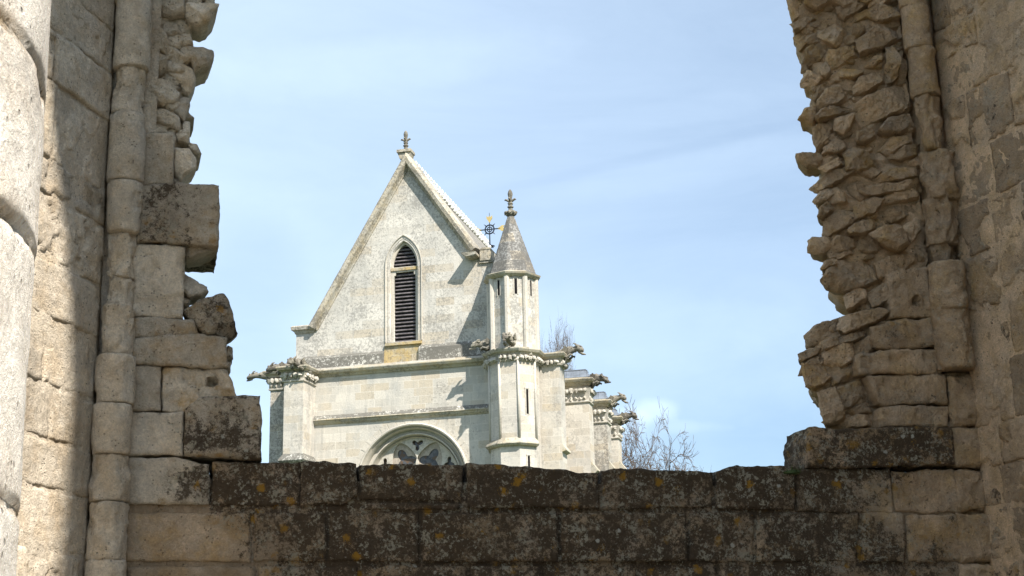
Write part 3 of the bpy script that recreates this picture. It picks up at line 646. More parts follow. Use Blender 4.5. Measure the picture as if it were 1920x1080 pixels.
z4 = [[(110,-10),(210,-20),(225,60),(150,108),(130,60)],[(215,-10),(350,-20),(330,50),(240,85),(225,40)],[(395,30),(480,0),(590,0),(500,60),(430,95),(400,70)],[(505,70),(620,20),(735,0),(735,95),(640,110),(560,90),(510,105)],
[(140,120),(240,85),(270,95),(190,160),(155,160)],[(165,185),(345,35),(390,80),(385,120),(290,180),(190,270)],[(280,180),(390,120),(440,160),(440,220),(390,265),(330,235)],[(215,275),(270,220),(310,220),(345,260),(320,320),(235,375),(212,340)],
[(345,280),(430,260),(500,240),(500,300),(400,370),(360,390),(340,330)],[(485,130),(540,120),(575,150),(520,200),(485,180)],[(510,215),(600,150),(740,130),(750,190),(640,260),(520,290)],[(200,435),(230,385),(300,420),(320,440),(250,490),(205,470)],
[(300,380),(335,325),(360,400),(330,425),(305,415)],[(370,400),(420,370),(540,400),(470,440),(400,430)],[(560,360),(600,310),(670,280),(640,340),(600,365)],[(680,250),(715,240),(745,300),(740,400),(700,440),(675,370)],
[(485,490),(520,430),(640,380),(660,440),(560,510),(495,525)],[(245,530),(290,480),(380,450),(340,500),(270,555)],[(290,560),(330,500),(400,470),(480,510),(420,560),(300,610)],[(180,660),(215,600),(290,585),(270,640),(265,690)],
[(265,650),(300,610),(400,580),(470,600),(380,640),(290,670)],[(497,580),(620,510),(770,450),(795,590),(620,670),(540,705),(505,660)],[(385,660),(430,640),(490,640),(470,700),(430,745),(385,720)],[(258,715),(300,680),(360,690),(380,740),(320,820),(285,840),(262,790)],
[(330,810),(400,760),(450,790),(440,830),(380,855),(340,840)],[(620,730),(680,660),(790,620),(825,690),(740,745),(640,745)],[(155,865),(290,845),(330,880),(300,930),(220,930),(170,900)],[(440,860),(480,815),(600,850),(610,910),(560,945),(445,955)],
[(670,850),(880,790),(905,840),(760,895),(690,870)],[(295,940),(400,880),(440,870),(430,910),(330,965)],[(275,1030),(330,970),(480,920),(500,950),(400,1010),(300,1065)],[(640,830),(700,770),(800,750),(820,790),(700,850)],
[(800,910),(850,870),(890,880),(860,930),(810,940)],[(600,1000),(700,940),(850,930),(860,980),(740,1010),(620,1030)],[(450,1040),(520,1010),(540,1070),(470,1080)],[(500,740),(590,700),(610,760),(540,800),(500,790)],
[(520,960),(600,930),(650,960),(590,1000)],[(590,560),(620,520),(640,540),(610,580)],[(640,270),(660,330),(640,370),(610,370)],[(520,1060),(600,1030),(760,1020),(850,1000),(860,1060),(560,1090)]]
z5 = [[(270,10),(350,0),(390,0),(380,20),(290,45)],[(270,100),(300,50),(390,20),(410,50),(330,110),(285,115)],[(350,60),(430,40),(490,100),(420,115),(360,110)],[(450,20),(540,0),(575,70),(530,110),(480,70)],
[(280,190),(290,150),(350,100),(375,140),(310,205)],[(330,200),(430,150),(480,170),(480,240),(350,300),(327,290)],[(495,130),(600,80),(660,90),(600,170),(495,210)],[(640,100),(700,50),(820,20),(850,80),(740,110),(650,120)],
[(600,180),(700,150),(860,100),(860,160),(700,230),(640,210)],[(450,270),(520,220),(620,195),(640,230),(560,290),(460,295)],[(237,370),(240,325),(265,303),(365,310),(370,370),(310,405),(240,390)],[(368,330),(400,305),(490,310),(500,360),(440,390),(370,390)],
[(505,330),(600,280),(680,350),(680,380),(570,405),(510,390)],[(597,280),(640,250),(740,240),(790,300),(790,340),(740,370),(650,335)],[(780,240),(860,190),(860,270),(820,340),(770,270)],[(380,410),(480,370),(500,390),(400,435)],
[(305,480),(330,440),(390,435),(390,470),(310,490)],[(305,550),(330,500),(420,440),(560,420),(600,460),(625,550),(560,580),(440,615),(350,600)],[(600,460),(740,400),(830,400),(840,440),(760,510),(630,540)],[(835,360),(870,345),(890,400),(870,460),(845,440)],
[(435,640),(500,590),(550,600),(560,660),(450,715)],[(565,620),(640,580),(740,560),(700,660),(600,700)],[(660,560),(750,520),(750,560),(680,585)],[(230,850),(270,805),(400,765),(420,850),(310,900),(250,930)],
[(410,800),(440,750),(640,700),(690,730),(600,790),(440,845)],[(600,800),(690,780),(760,790),(600,830)],[(310,900),(400,860),(410,910),(330,940)],[(415,870),(560,830),(570,860),(470,900),(420,905)],
[(173,970),(230,940),(310,930),(280,970),(200,1008),(175,1005)],[(200,1030),(310,960),(350,1080),(200,1080)],[(320,960),(400,910),(490,900),(490,1000),(400,1050),(340,1030)],[(490,910),(570,870),(605,940),(600,970),(540,1005),(490,990)]]
z6 = [[(290,0),(400,0),(445,70),(350,125),(305,110)],[(375,140),(460,120),(500,270),(490,290),(405,310),(385,260)],[(465,130),(580,80),(620,120),(600,170),(510,235),(475,200)],[(520,290),(560,260),(630,260),(650,320),(520,325)],[(500,240),(620,190),(640,250),(550,265)],[(410,20),(560,-20),(580,70),(450,110)]]
special = {('4', 27): .08, ('4', 15): .06, ('5', 13): .1, ('4', 28): .04}
for nm, zz, fn in (('4', z4, Z4), ('5', z5, Z5), ('6', z6, Z6)):
    for i, p in enumerate(zz):
        q = fn(p); cx = sum(a[0] for a in q)/len(q)
        o_ = -.06+random.uniform(-.05, .03)+special.get((nm, i), 0)
        if cx < 1545: o_ -= .05
        # fatten a touch so stones sit tight
        cy = sum(a[1] for a in q)/len(q); g = 1.06; q = [(cx+(a[0]-cx)*g, cy+(a[1]-cy)*g) for a in q]
        rubble(st, W, q, o_, .3, at=(TN(.05 if (nm, i) not in special else -.35, .5), random.choice([.1, .15, .4]), random.choice([.05, .3, .9])), rough=1.2, shear=.45)
for q_ in range(210):
    y = random.uniform(-330, 800)
    xs = 1500
    for a_, b2 in zip(silR, silR[1:]):
        if a_[1] <= y <= b2[1]: u = (y-a_[1])/max(1, b2[1]-a_[1]); xs = a_[0]+(b2[0]-a_[0])*u
    if 525 < y < 612: continue
    xi = 1690+max(y, 0)*.1 if y < 500 else 1640
    if y < 0: w_ = random.uniform(20, 46); oo = -.05
    else: w_ = random.uniform(9, 20); oo = -.12
    x = random.uniform(xs+w_*.7, xi-10); h_ = w_*random.uniform(.4, .75); aa = random.uniform(-.6, .0)
    pts = []
    for k_ in range(6):
        t_ = k_/6*6.283; rr = random.uniform(.75, 1.2); u_, v_ = math.cos(t_)*w_*rr, math.sin(t_)*h_*rr; pts.append((x+u_*math.cos(aa)-v_*math.sin(aa), y+u_*math.sin(aa)+v_*math.cos(aa)))
    rubble(st, W, pts, oo, .22, at=(TN(0, .55), .15, random.choice([.1, .8])), shear=.45)
part('rubble_stones', st, M_right, rw, 15.0)

# ---------- big sunlit round column close by on the left
tray = ray(62, 540); td = Vector((tray.x, tray.y, 0)).normalized(); lf = Vector((-td.y, td.x, 0))
RC = .95; DC = 3.0; cc = td*DC + lf*RC
def col_z(y): d = ray(62 + (540-y)*.067, y); return EYE.z + d.z/math.hypot(d.x, d.y)*DC
colm = empty('round_column', (cc.x, cc.y, 0), label='massive sunlit white stone column cut by the left edge of the view', cat='column')
joints = [col_z(y) for y in (1500, 970, 490, 190, -130, -420, -760)]
cm = MB(); n = 330; zz = [0, .5, 1.0, 1.4]; z = 1.4; ztopc = joints[-1]+.4
while z < ztopc: z += .012; zz.append(z)
i0 = math.atan2(-cc.y, -cc.x)
rows = []
for z in zz:
    row = []
    for i in range(n):
        # finer towards the camera side
        th = i0 + 2*math.pi*(i/n); d = Vector((math.cos(th), math.sin(th), 0)); P = Vector((d.x*RC, d.y*RC, z))
        r_ = RC + .004*fbm(P*3, 3)+.002*fbm(P*14, 4)
        for jz in joints:
            w0 = .012*noise.noise(P*3+Vector((0, 0, jz*7))); dz = (z-jz-w0); hw = .011+.012*max(0, fbm(P*5+Vector((9, 0, jz)), 4))
            if abs(dz) < .09:
                r_ -= .014*math.exp(-(dz/(hw*.7))**2)
                if 0 > dz > -.07: r_ -= .016*max(0, fbm(P*6+Vector((2, 5, jz)), 4))*(1+dz/.07)*1.6
        row.append(cc+d*r_+Vector((0, 0, z)))
    rows.append(row)
ids = [[cm.vert(p, (.42, .0, .0)) for p in r] for r in rows]
for i in range(len(ids)):
    for jz in joints:
        if abs(zz[i]-jz) < .03:
            for v in ids[i]:
                f_ = math.exp(-((zz[i]-jz)/.016)**2); cm.a[v] = (.42-.5*f_, .0, .8*f_)
for i in range(len(ids)-1):
    for j in range(n): cm.f.append((ids[i][j], ids[i][(j+1) % n], ids[i+1][(j+1) % n], ids[i+1][j]))
cm.f.append(tuple(ids[-1]))
part('column_drums', cm, M_column, colm)

# ---------- the ruined wall behind the viewpoint that shades the opening
sh_h = Vector((SUN.x, SUN.y, 0)).normalized(); qd = Vector((-sh_h.y, sh_h.x, 0))
KP = 3.0
edge = []
for (x, y) in ((84, 60), (93, 181), (111, 360), (122, 461), (131, 590), (134, 735), (128, 840), (116, 1000), (106, 1100)):
    P = L.pt(L.hit(x, y)); t = (KP - P.dot(sh_h))/SUN.dot(sh_h); X = P+SUN*t; edge.append((X.dot(qd), X.z))
edge = [(edge[0][0]-.2, 23.5)] + edge + [(edge[-1][0]-.1, 3), (edge[-1][0]-.1, 0)]
bwv = empty('church_wall', tuple(sh_h*KP+qd*edge[-1][0]), label='tall ruined church wall behind the viewpoint that shades the opening, out of view', cat='wall')
mb = MB(); poly = [sh_h*KP+qd*c_+Vector((0, 0, z_)) for c_, z_ in edge] + [sh_h*KP+qd*15, sh_h*KP+qd*15+Vector((0, 0, 23.5))]
mb.prism(poly, SUN*1.6)
part('occluding_masonry', mb, M_right, bwv, False)
# ================================================================== CHAPEL (local axes: X along the facade, Y into the building, Z up)
AZC = 103.9; O_ = EYE + ray(757, 735)*(60/ray(757, 735).y); CO = Vector((O_.x, O_.y, 0)); CX = azdir(AZC); CY = azdir(AZC-90)
def G(px, py, Y=0.0):
    d = ray(px, py); P = CO + CY*Y; k_ = (P-EYE).dot(CY)/d.dot(CY); q = EYE+d*k_
    return ((q-CO).dot(CX), q.z)
def GX(px, py, X):
    """point on the plane local X = const -> (Y, Z)"""
    d = ray(px, py); P = CO + CX*X; k_ = (P-EYE).dot(CX)/d.dot(CX); q = EYE+d*k_
    return ((q-CO).dot(CY), q.z)
ch = empty('chapel', tuple(CO), math.atan2(CX.y, CX.x), label='white gothic chapel with steep gable, turret and gargoyles beyond the low wall', cat='chapel')
def cp(name, mb, mat, parent=ch, smooth=False): return linkmesh(name, mb, mat, parent, smooth)
def outline_mesh(name, outer, holes, y0, y1, mat, parent=ch):
    """flat plate with holes in the XZ plane between y0 (front) and y1"""
    cu_ = bpy.data.curves.new('c', 'CURVE'); cu_.dimensions = '2D'; cu_.fill_mode = 'BOTH'; cu_.extrude = abs(y1-y0)/2
    for poly in [outer]+holes:
        sp = cu_.splines.new('POLY'); sp.points.add(len(poly)-1); sp.use_cyclic_u = True
        for i, p in enumerate(poly): sp.points[i].co = (p[0], p[1], 0, 1)
    t = bpy.data.objects.new('c', cu_); C.objects.link(t); dg = bpy.context.evaluated_depsgraph_get(); me = bpy.data.meshes.new_from_object(t.evaluated_get(dg))
    bpy.data.objects.remove(t); me.name = name; bm = bmesh.new(); bm.from_mesh(me)
    for v in bm.verts: x, y, z = v.co; v.co = (x, (y0+y1)/2 - z, y)
    bmesh.ops.remove_doubles(bm, verts=bm.verts, dist=1e-4); bmesh.ops.recalc_face_normals(bm, faces=bm.faces); bm.to_mesh(me); bm.free()
    me.materials.clear(); me.materials.append(mat); o = bpy.data.objects.new(name, me); C.objects.link(o); o.parent = parent; return o
def circle(cx, cz, r, n=64, a0=0): return [(cx+r*math.cos(a0+2*math.pi*i/n), cz+r*math.sin(a0+2*math.pi*i/n)) for i in range(n)]
def arch(xl, xr, zb, zs, za, n=12, amax=65):
    xc = (xl+xr)/2; A = math.radians(amax); L_ = [(xl, zb)]
    for i in range(n+1):
        t = i/n*A; L_.append((xl+(xc-xl)*(1-math.cos(t))/(1-math.cos(A)), zs+(za-zs)*math.sin(t)/math.sin(A)))
    return L_+[(2*xc-x, z) for x, z in reversed(L_[:-1])]
def sweep(mb, path, prof, close=False, at=(0, 0, 0)):
    """path: plan points (x,y), outside on the right-hand side of travel; prof: (out, z)"""
    n = len(path); rings = []
    for i in range(n):
        p = Vector(path[i]); a = Vector(path[i-1]) if (i > 0 or close) else None; b = Vector(path[(i+1) % n]) if (i < n-1 or close) else None
        d1 = (p-a).normalized() if a is not None else (b-p).normalized(); d2 = (b-p).normalized() if b is not None else d1
        n1 = Vector((d1.y, -d1.x)); n2 = Vector((d2.y, -d2.x)); mt = (n1+n2)
        mt = mt/max(.35, mt.dot(n1)) if mt.length > .1 else n1
        rings.append([(p.x+mt.x*o, p.y+mt.y*o, z) for o, z in prof])
    if close: rings.append(rings[0])
    ids = mb.grid(rings, at, close=True)
    if not close: mb.f.append(tuple(ids[0])); mb.f.append(tuple(ids[-1]))

# key measures
XL = G(590, 760)[0]; XR = G(921, 760)[0]
PF = -1.15                                            # front face of the left buttress
YG = .30                                              # gable wall plane
Zc = G(700, 696)[1]                                    # underside of main cornice on the facade
ZC = Zc; apexX, apexZ = G(761, 287, YG-.2)
xo = G(555, 650, YG)[0]; zk = G(572, 616, YG)[1]
YT = -.38; XT = G(962, 600, YT)[0]                      # turret axis
XEND = G(1053, 800, .2)[0]                             # outer end of the side buttresses
print('chapel', XL, XR, 'Zc', Zc, 'apex', apexX, apexZ, 'xo', xo, 'zk', zk, 'XT', XT, 'XEND', XEND)
zco = G(700, 693)[1]
# --- facade (lower) with the round hole of the rose
rcx, rcz = G(774, 903); ro = (G(774, 906)[1]-G(774, 797)[1])*-1
fac = outline_mesh('facade_wall', [(XL-.2, 0), (XR+1.0, 0), (XR+1.0, Zc+.3), (XL-.2, Zc+.3)], [circle(rcx, rcz, ro-.03, 72)], 0, .9, M_wall)
mb = MB()
prof = [(0, -.12), (-.05, -.17), (-.11, -.15), (-.14, -.02), (-.18, .03), (-.21, -.03), (-.26, .06), (-.29, .26), (-.42, .30), (-.45, .17), (-.51, .16), (-.54, .34), (-.57, .42), (-.61, .34), (-.64, .44), (-.66, .55), (-.66, .74), (.02, .74), (.02, -.04)]
prof = [(o*.8, y_) for o, y_ in prof]
rings = [[(rcx+(ro+o)*math.cos(t), y, rcz+(ro+o)*math.sin(t)) for o, y in prof] for t in [2*math.pi*i/72 for i in range(73)]]
mb.grid(rings, close=True)
rose = cp('rose_window', mb, M_trim, smooth=25.0)
ri = ro-.524
def leaf(cx, cz, a, ln, wd, n=28):
    pts = []
    for i in range(n):
        t = 2*math.pi*i/n; u = math.cos(t); v = math.sin(t)*(1-.25*math.cos(t)); v = math.copysign(abs(v)**1.15, v)
        x, z = u*ln, v*wd; pts.append((cx+x*math.cos(a)-z*math.sin(a), cz+x*math.sin(a)+z*math.cos(a)))
    return pts
def trefoil(cx, cz, r, a0, n=42, k_=.42): return [(cx+r*(1+k_*math.cos(3*(t-a0)))*math.cos(t), cz+r*(1+k_*math.cos(3*(t-a0)))*math.sin(t)) for t in [2*math.pi*i/n for i in range(n)]]
holes = []; inner = []
for k_ in range(6):
    a = math.radians(60*k_+90+30-2); holes.append(leaf(rcx+ri*.60*math.cos(a), rcz+ri*.60*math.sin(a), a+math.radians(12 if k_ % 2 else -12), ri*.40, ri*.29))
    inner.append(trefoil(rcx+ri*.60*math.cos(a), rcz+ri*.60*math.sin(a), ri*.19, a))
    b = math.radians(60*k_+90-2); holes.append(trefoil(rcx+ri*.86*math.cos(b), rcz+ri*.86*math.sin(b), ri*.095, b+math.pi, k_=.5))
holes.append(circle(rcx, rcz, ri*.16, 24))
outline_mesh('tracery', circle(rcx, rcz, ri+.02, 72), holes, .46, .58, M_trim, rose)
outline_mesh('tracery_cusp', circle(rcx, rcz, ri+.01, 72), inner+[circle(rcx, rcz, ri*.15, 24)]+[h for i, h in enumerate(holes[:-1]) if i % 2], .581, .62, M_red, rose)
mb = MB(); mb.prism([(x, .63, z) for x, z in circle(rcx, rcz, ri+.01, 48)], (0, .03, 0)); cp('glass_pane', mb, M_glass, rose)
# voussoirs round the rose
mb = MB()
for i in range(44):
    t0 = 2*math.pi*i/44+.008; t1 = 2*math.pi*(i+1)/44-.008; q = [(rcx+r*math.cos(t), -.006-.004*(i % 3), rcz+r*math.sin(t)) for r, t in ((ro+.0, t0), (ro+.27, t0), (ro+.27, t1), (ro+.0, t1))]
    mb.prism(q, (0, .03, 0))
cp('voussoir_ring', mb, M_trim)
# --- string course
zs0 = G(750, 778)[1]
mb = MB(); pr = [(0, .17), (.16, .02), (.18, -.02), (.13, -.05), (.10, -.12), (.03, -.19), (0, -.2)]
sweep(mb, [(XL, 0), (XR+.3, 0)], [(o, zs0+z) for o, z in pr]); cp('string_course', mb, M_corn)
mb = MB(); sweep(mb, [(XL+.002, 0), (XR+.28, 0)], [(0, zs0+.20), (.03, zs0+.171), (.165, zs0+.025), (.15, zs0+.02)]); cp('string_course_weathering', mb, M_band)

# --- gable wall with the louvred window
wx0, wx1 = G(729, 560, YG)[0], G(785, 560, YG)[0]; wxc = (wx0+wx1)/2
zb = G(757, 640, YG)[1]; zsp = G(757, 497, YG)[1]; zap = G(757, 451, YG)[1]
wl, wr = wxc-.62, wxc+.62
hole = arch(wl, wr, zb, zsp, zap)
kx = G(583, 610, YG)[0]; slope = (apexZ-zk)/(apexX-kx)
# right side: slope falls to the right kneeler, then the wall steps up under the block by the turret
rx, rz_ = G(884, 484, YG)[0], G(884, 484, YG)[1]
bxl, bzt = G(900, 489, YG); bxr = XT+.2
qx, qz = G(899, 472, YG); slopeR = (apexZ-qz)/(qx-apexX)
ztop_of = lambda x: apexZ-(x-apexX)*slopeR
outer = [(xo, Zc-.1), (XT+.3, Zc-.1), (XT+.3, bzt), (rx-.02, bzt), (apexX+(apexZ-.25-bzt)/slopeR, bzt), (apexX, apexZ-.25), (kx+.08, zk), (xo, zk)]
print('slope', slope, 'right foot', rx, rz_, ztop_of(rx), 'bzt', bzt)
gw = outline_mesh('gable_wall', outer, [hole], YG, YG+.8, M_gable)
lw_ = MB()
A_ = [arch(wl-o, wr+o, zb-d, zsp, zap+o*1.45) for o, d in ((.20, 0), (.19, 0), (.155, 0), (.13, 0), (.09, 0), (.07, 0), (.02, 0), (0, 0))]
Y_ = [YG+.01, YG-.05, YG-.055, YG+.015, YG+.02, YG-.02, YG+.06, YG+.5]
A_[0] = A_[1]
lw_.grid([[(x, y, z) for x, z in a] for a, y in zip(A_, Y_)])
win = cp('louvred_window', lw_, M_trim)
mb = MB()                                              # inner frame: transom and jambs
zt = G(757, 504, YG)[1]; il, ir = wxc-.47, wxc+.47
outline_mesh('frame', arch(wl+.001, wr-.001, zb+.01, zsp, zap-.01), [arch(wl+.1, wr-.1, zt+.14, zsp, zap-.12), [(il, zb+.02), (ir, zb+.02), (ir, zt-.22), (ir-.07, zt-.22), (ir-.07, zt-.08), (il+.07, zt-.08), (il+.07, zt-.22), (il, zt-.22)]], YG+.16, YG+.36, M_trim, win)
mb = MB(); mb.box(wl+.02, wr-.02, YG+.11, YG+.159, zt-.02, zt+.10); cp('transom', mb, M_ochre, win)
mb = MB(); z = zb+.06; 
while z < zap-.12:
    if not (zt-.12 < z < zt+.1):
        hw = .46 if z < zt else min(.52, .52*max(0, (1-((z-zsp)/(zap-zsp))**1.6)) if z > zsp else .52)
        if hw > .05: mb.prism([(wxc-hw, YG+.22, z), (wxc-hw, YG+.245, z-.03), (wxc-hw, YG+.42, z+.115), (wxc-hw, YG+.40, z+.14)], (2*hw, 0, 0))
    z += .158
cp('louvre_slat', mb, M_louver, win)
mb = MB(); mb.box(wl-.05, wr+.05, YG+.55, YG+.60, zb, zap); cp('dark_opening', mb, M_black, win)
mb = MB(); zsl = G(757, 657, YG)[1]
mb.prism([(wl-.16, YG-.12, zb-.16), (wl-.16, YG-.12, zb-.05), (wl-.16, YG+.3, zb+.03), (wl-.16, YG+.3, zb-.16)], (1.24+.32, 0, 0))
cp('window_sill', mb, M_ochre, win)
mb = MB(); zc_top = G(757, 684, YG)[1]; mb.box(wl-.22, wr+.06, YG-.03, YG+.1, zco+.1, zb-.161); cp('sill_masonry', mb, M_ochre, win)
# weathered band at the foot of the gable wall (a slightly battered plinth)
mb = MB()
zbt = G(640, 666, YG)[1]+.06
mb.prism([(xo+.35, YG-.16, zco+.1), (xo+.35, YG-.14, zbt-.16), (xo+.35, YG+.02, zbt), (xo+.35, YG+.05, zco+.1)], (wl-.22-xo-.352, 0, 0)); cp('weathered_plinth', mb, M_band)
mb = MB()
mb.prism([(wr+.062, YG-.16, zco+.1), (wr+.062, YG-.14, zbt-.06), (wr+.062, YG+.02, zbt+.12), (wr+.062, YG+.05, zco+.1)], (XT-wr-.5, 0, 0)); cp('weathered_plinth', mb, M_band)
# coping of both slopes
def coping(xa, za, xb, zb_, sgn):
    mb = MB(); d = Vector((xb-xa, 0, zb_-za)).normalized(); nrm = Vector((-d.z, 0, d.x)) if sgn < 0 else Vector((d.z*-1, 0, d.x))
    if nrm.z < 0: nrm = -nrm
    pr = [(-.33, YG+.02), (-.32, YG-.05), (-.27, YG-.08), (-.22, YG-.18), (-.20, YG-.24), (-.17, YG-.28), (-.02, YG-.31), (.05, YG-.26), (.10, YG+.1), (.12, YG+.55), (.02, YG+.85), (-.33, YG+.85)]
    L_ = []
    n_ = 14
    for i in range(n_+1):
        t = i/n_; c_ = Vector((xa+(xb-xa)*t, 0, za+(zb_-za)*t)); L_.append([c_+nrm*o+Vector((0, y, 0)) for o, y in pr])
    # mitre at the apex: keep x on the axis
    for v in L_[0]:
        s_ = (apexX-v.x)/d.x; v += d*s_
    mb.grid(L_, close=True); mb.f.append(tuple(range(len(pr)))); mb.f.append(tuple(range(n_*len(pr), (n_+1)*len(pr))))
    return mb
sl_l = slope; dn = .1
cp('gable_coping', coping(apexX, apexZ-dn, kx+.03, zk-dn+.12, -1), M_coping)
tr = rx+.22
cp('gable_coping', coping(apexX, apexZ-dn, tr, ztop_of(tr)-dn, 1), M_coping)
# kneelers
mb = MB(); pr = [(0, 0), (0, -.28), (.04, -.28), (.08, -.16), (.17, -.13), (.19, 0), (.12, .06)]
x1 = kx+.12; zz0 = zk+.06
sweep(mb, [(xo, YG+.8), (xo, YG), (x1, YG), (x1, YG+.4)], [(o, zz0+z) for o, z in pr]); mb.box(xo+.005, x1-.005, YG+.005, YG+.8, zz0-.2, zz0+.09); cp('kneeler', mb, M_coping)
mb = MB(); zr0 = G(884, 478, YG-.2)[1]
mb.prism([(rx-.28, YG-.66, zr0), (rx+.36, YG-.66, zr0), (rx+.36, YG-.66, zr0-.10), (rx+.20, YG-.62, zr0-.17), (rx-.05, YG-.62, zr0-.17)], (0, .9, 0)); cp('kneeler', mb, M_coping)
# block beside the turret
mb = MB(); bz0, bz1 = G(911, 489, YG)[1], G(911, 469, YG)[1]; bx0, bx1 = G(901, 480, YG)[0], G(922, 480, YG)[0]
mb.box(bx0, bx1, YG-.12, YG+.7, bz0, bz1); mb.prism([(bx0-.02, YG-.14, bz1), (bx1+.02, YG-.14, bz1), (bx1-.1, YG-.14, bz1+.08), (bx0+.1, YG-.14, bz1+.08)], (0, .86, 0)); mb.box(bx0-.05, bx1+.1, YG-.08, YG+.7, bz0-.10, bz0-.003)
cp('parapet_block', mb, M_coping)
# apex and turret finials
def finial(name, x, y, z, s, parent):
    mb = MB(); R_ = lambda r, zz_, n=10, sq=0: [(x+r*s*math.cos(2*math.pi*i/n+.39), y+r*s*math.sin(2*math.pi*i/n+.39), z+zz_*s) for i in range(n)]
    mb.loft([R_(r, q, 8) for r, q in ((.26, -.12), (.30, -.02), (.17, .03), (.12, .12), (.11, .30), (.17, .34), (.17, .38), (.11, .42), (.11, .50), (.15, .53), (.15, .57), (.10, .60), (.09, .72), (.085, .84), (.12, .98), (.14, 1.10), (.10, 1.26), (.05, 1.34), (.02, 1.36))])
    for k_ in range(8):
        a = k_*math.pi/4
        if k_ % 2 == 0 or name == 'turret_finial':
            if k_ % 2 == 0: mb.tube([(x+math.cos(a)*r*s, y+math.sin(a)*r*s, z+q*s) for r, q in ((.08, .68), (.18, .76), (.27, .80), (.31, .75))], [.06*s, .065*s, .055*s, .03*s], 6)
            if name == 'turret_finial': mb.blob((x+math.cos(a)*.27*s, y+math.sin(a)*.27*s, z+.02*s), .10*s, 5, k_, .5)
    return cp(name, mb, M_garg, parent, 35.0)
ax_, az_ = G(761, 284, YG+.3); mb = MB(); mb.box(ax_-.32, ax_+.32, YG-.02, YG+.6, az_-.12, az_+.0); mb.prism([(ax_-.2, YG+.05, az_-.4), (ax_+.2, YG+.05, az_-.4), (ax_+.3, YG+.05, az_-.121), (ax_-.3, YG+.05, az_-.121)], (0, .5, 0)); cp('apex_block', mb, M_coping)
fs = (G(761, 243, YG+.3)[1]-G(761, 282, YG+.3)[1])/1.36; finial('apex_finial', ax_, YG+.3, az_+.0, fs, ch)

# --- roof, ridge cresting and iron cross
YE = GX(916, 476, apexX)[0]; zridge = apexZ-.32
mb = MB(); xe = 4.6; ze = zridge-xe*slope; xr_ = 2.3; ze2 = zridge-xr_*slopeR
mb.prism([(apexX-xe, YG+.75, ze), (apexX+xr_, YG+.75, ze2), (apexX, YG+.75, zridge)], (0, YE-YG-.75, 0)); 
# far hip of the apse
n0 = len(mb.v); mb.v += [Vector((apexX-xe, YE, ze)), Vector((apexX+xr_, YE, ze2)), Vector((apexX, YE, zridge)), Vector((apexX-xe*.5, YE+4.2, ze)), Vector((apexX+xe*.3, YE+4.2, ze))]; mb.a += [(0, 0, 0)]*5
mb.f += [(n0, n0+2, n0+3), (n0+2, n0+1, n0+4), (n0+2, n0+4, n0+3)]
roof = cp('roof', mb, M_slate)
mb = MB(); mb.box(apexX-xe+.2, apexX+xr_-.12, YG+.85, YE, Zc-.4, ze+.01); mb.box(apexX, apexX+xr_-.12, YG+.86, YE-.01, ze, ze2-.02); cp('upper_wall', mb, M_wall)
mb = MB(); y = YG+1.2; i = 0
mb.box(apexX-.06, apexX+.06, YG+.9, YE, zridge-.05, zridge+.09)
while y < YE-.1:
    mb.loft([[(apexX+r*math.cos(t), y+r*math.sin(t), zridge+q) for t in (0.4, 1.45, 2.5, 3.54, 4.6, 5.6)] for r, q in ((.05, .05), (.11, .12), (.07, .2), (.045, .25), (.085, .31), (.05, .40), (.012, .47))])
    mb.blob((apexX+.09, y, zridge+.02), .11, 5, i, .3); mb.blob((apexX+.02, y+.22, zridge+.10), .075, 5, i+3, .4)
    y += .44; i += 1
cp('ridge_cresting', mb, M_leadw, roof, 40.0)
zc0 = GX(918, 470, apexX)[1]; yc = YE+.05
def Gc(px, py): return G(px, py, yc)
mb = MB(); xc0 = G(918, 430, yc)[0]; zt_ = Gc(918, 399)[1]; zm = Gc(919, 430)[1]
mb.tube([(xc0, yc, zridge-.1), (xc0, yc, zm-.5), (xc0, yc, zt_)], [.045, .034, .012], 6)
def ringm(mb, x, y, z, r, rr, n=28):
    rings = [[(x+(r+rr*math.cos(p))*math.cos(t), y+rr*math.sin(p), z+(r+rr*math.cos(p))*math.sin(t)) for p in [2*math.pi*i/6 for i in range(6)]] for t in [2*math.pi*k_/n for k_ in range(n+1)]]
    mb.grid(rings, close=True)
ringm(mb, xc0, yc, zm, .235, .036); ringm(mb, xc0, yc, zm, .125, .026)
mb.tube([(xc0-.56, yc, zm), (xc0+.56, yc, zm)], .03, 6)
for a in (45, 135, 225, 315):
    a = math.radians(a); mb.tube([(xc0+.21*math.cos(a), yc, zm+.21*math.sin(a)), (xc0+.42*math.cos(a), yc, zm+.42*math.sin(a))], [.05, .006], 5)
for k_ in range(6):
    a = k_*1.047; mb.tube([(xc0, yc, zridge+.05), (xc0+.14*math.cos(a), yc+.14*math.sin(a), zridge+.16), (xc0+.24*math.cos(a), yc+.24*math.sin(a), zridge+.12)], [.05, .045, .04], 5)
crs = cp('iron_cross', mb, M_iron, roof, 40.0)
for dx, dz, a in ((-.62, 0, math.pi), (.62, 0, 0), (0, .56, math.pi/2)):
    mb = MB(); c_ = Vector((xc0+dx, yc, zm+dz)); u = Vector((math.cos(a), 0, math.sin(a))); v = Vector((-u.z, 0, u.x))
    pts = [c_-u*.20+v*.02, c_-u*.1+v*.06, c_+u*.02+v*.15, c_+u*.18+v*.15, c_+u*.09+v*.06, c_+u*.17, c_+u*.09-v*.06, c_+u*.18-v*.15, c_+u*.02-v*.15, c_-u*.1-v*.06, c_-u*.20-v*.02]
    mb.prism([p-Vector((0, .02, 0)) for p in pts], (0, .04, 0)); cp('gilded_tip', mb, M_gold, crs)

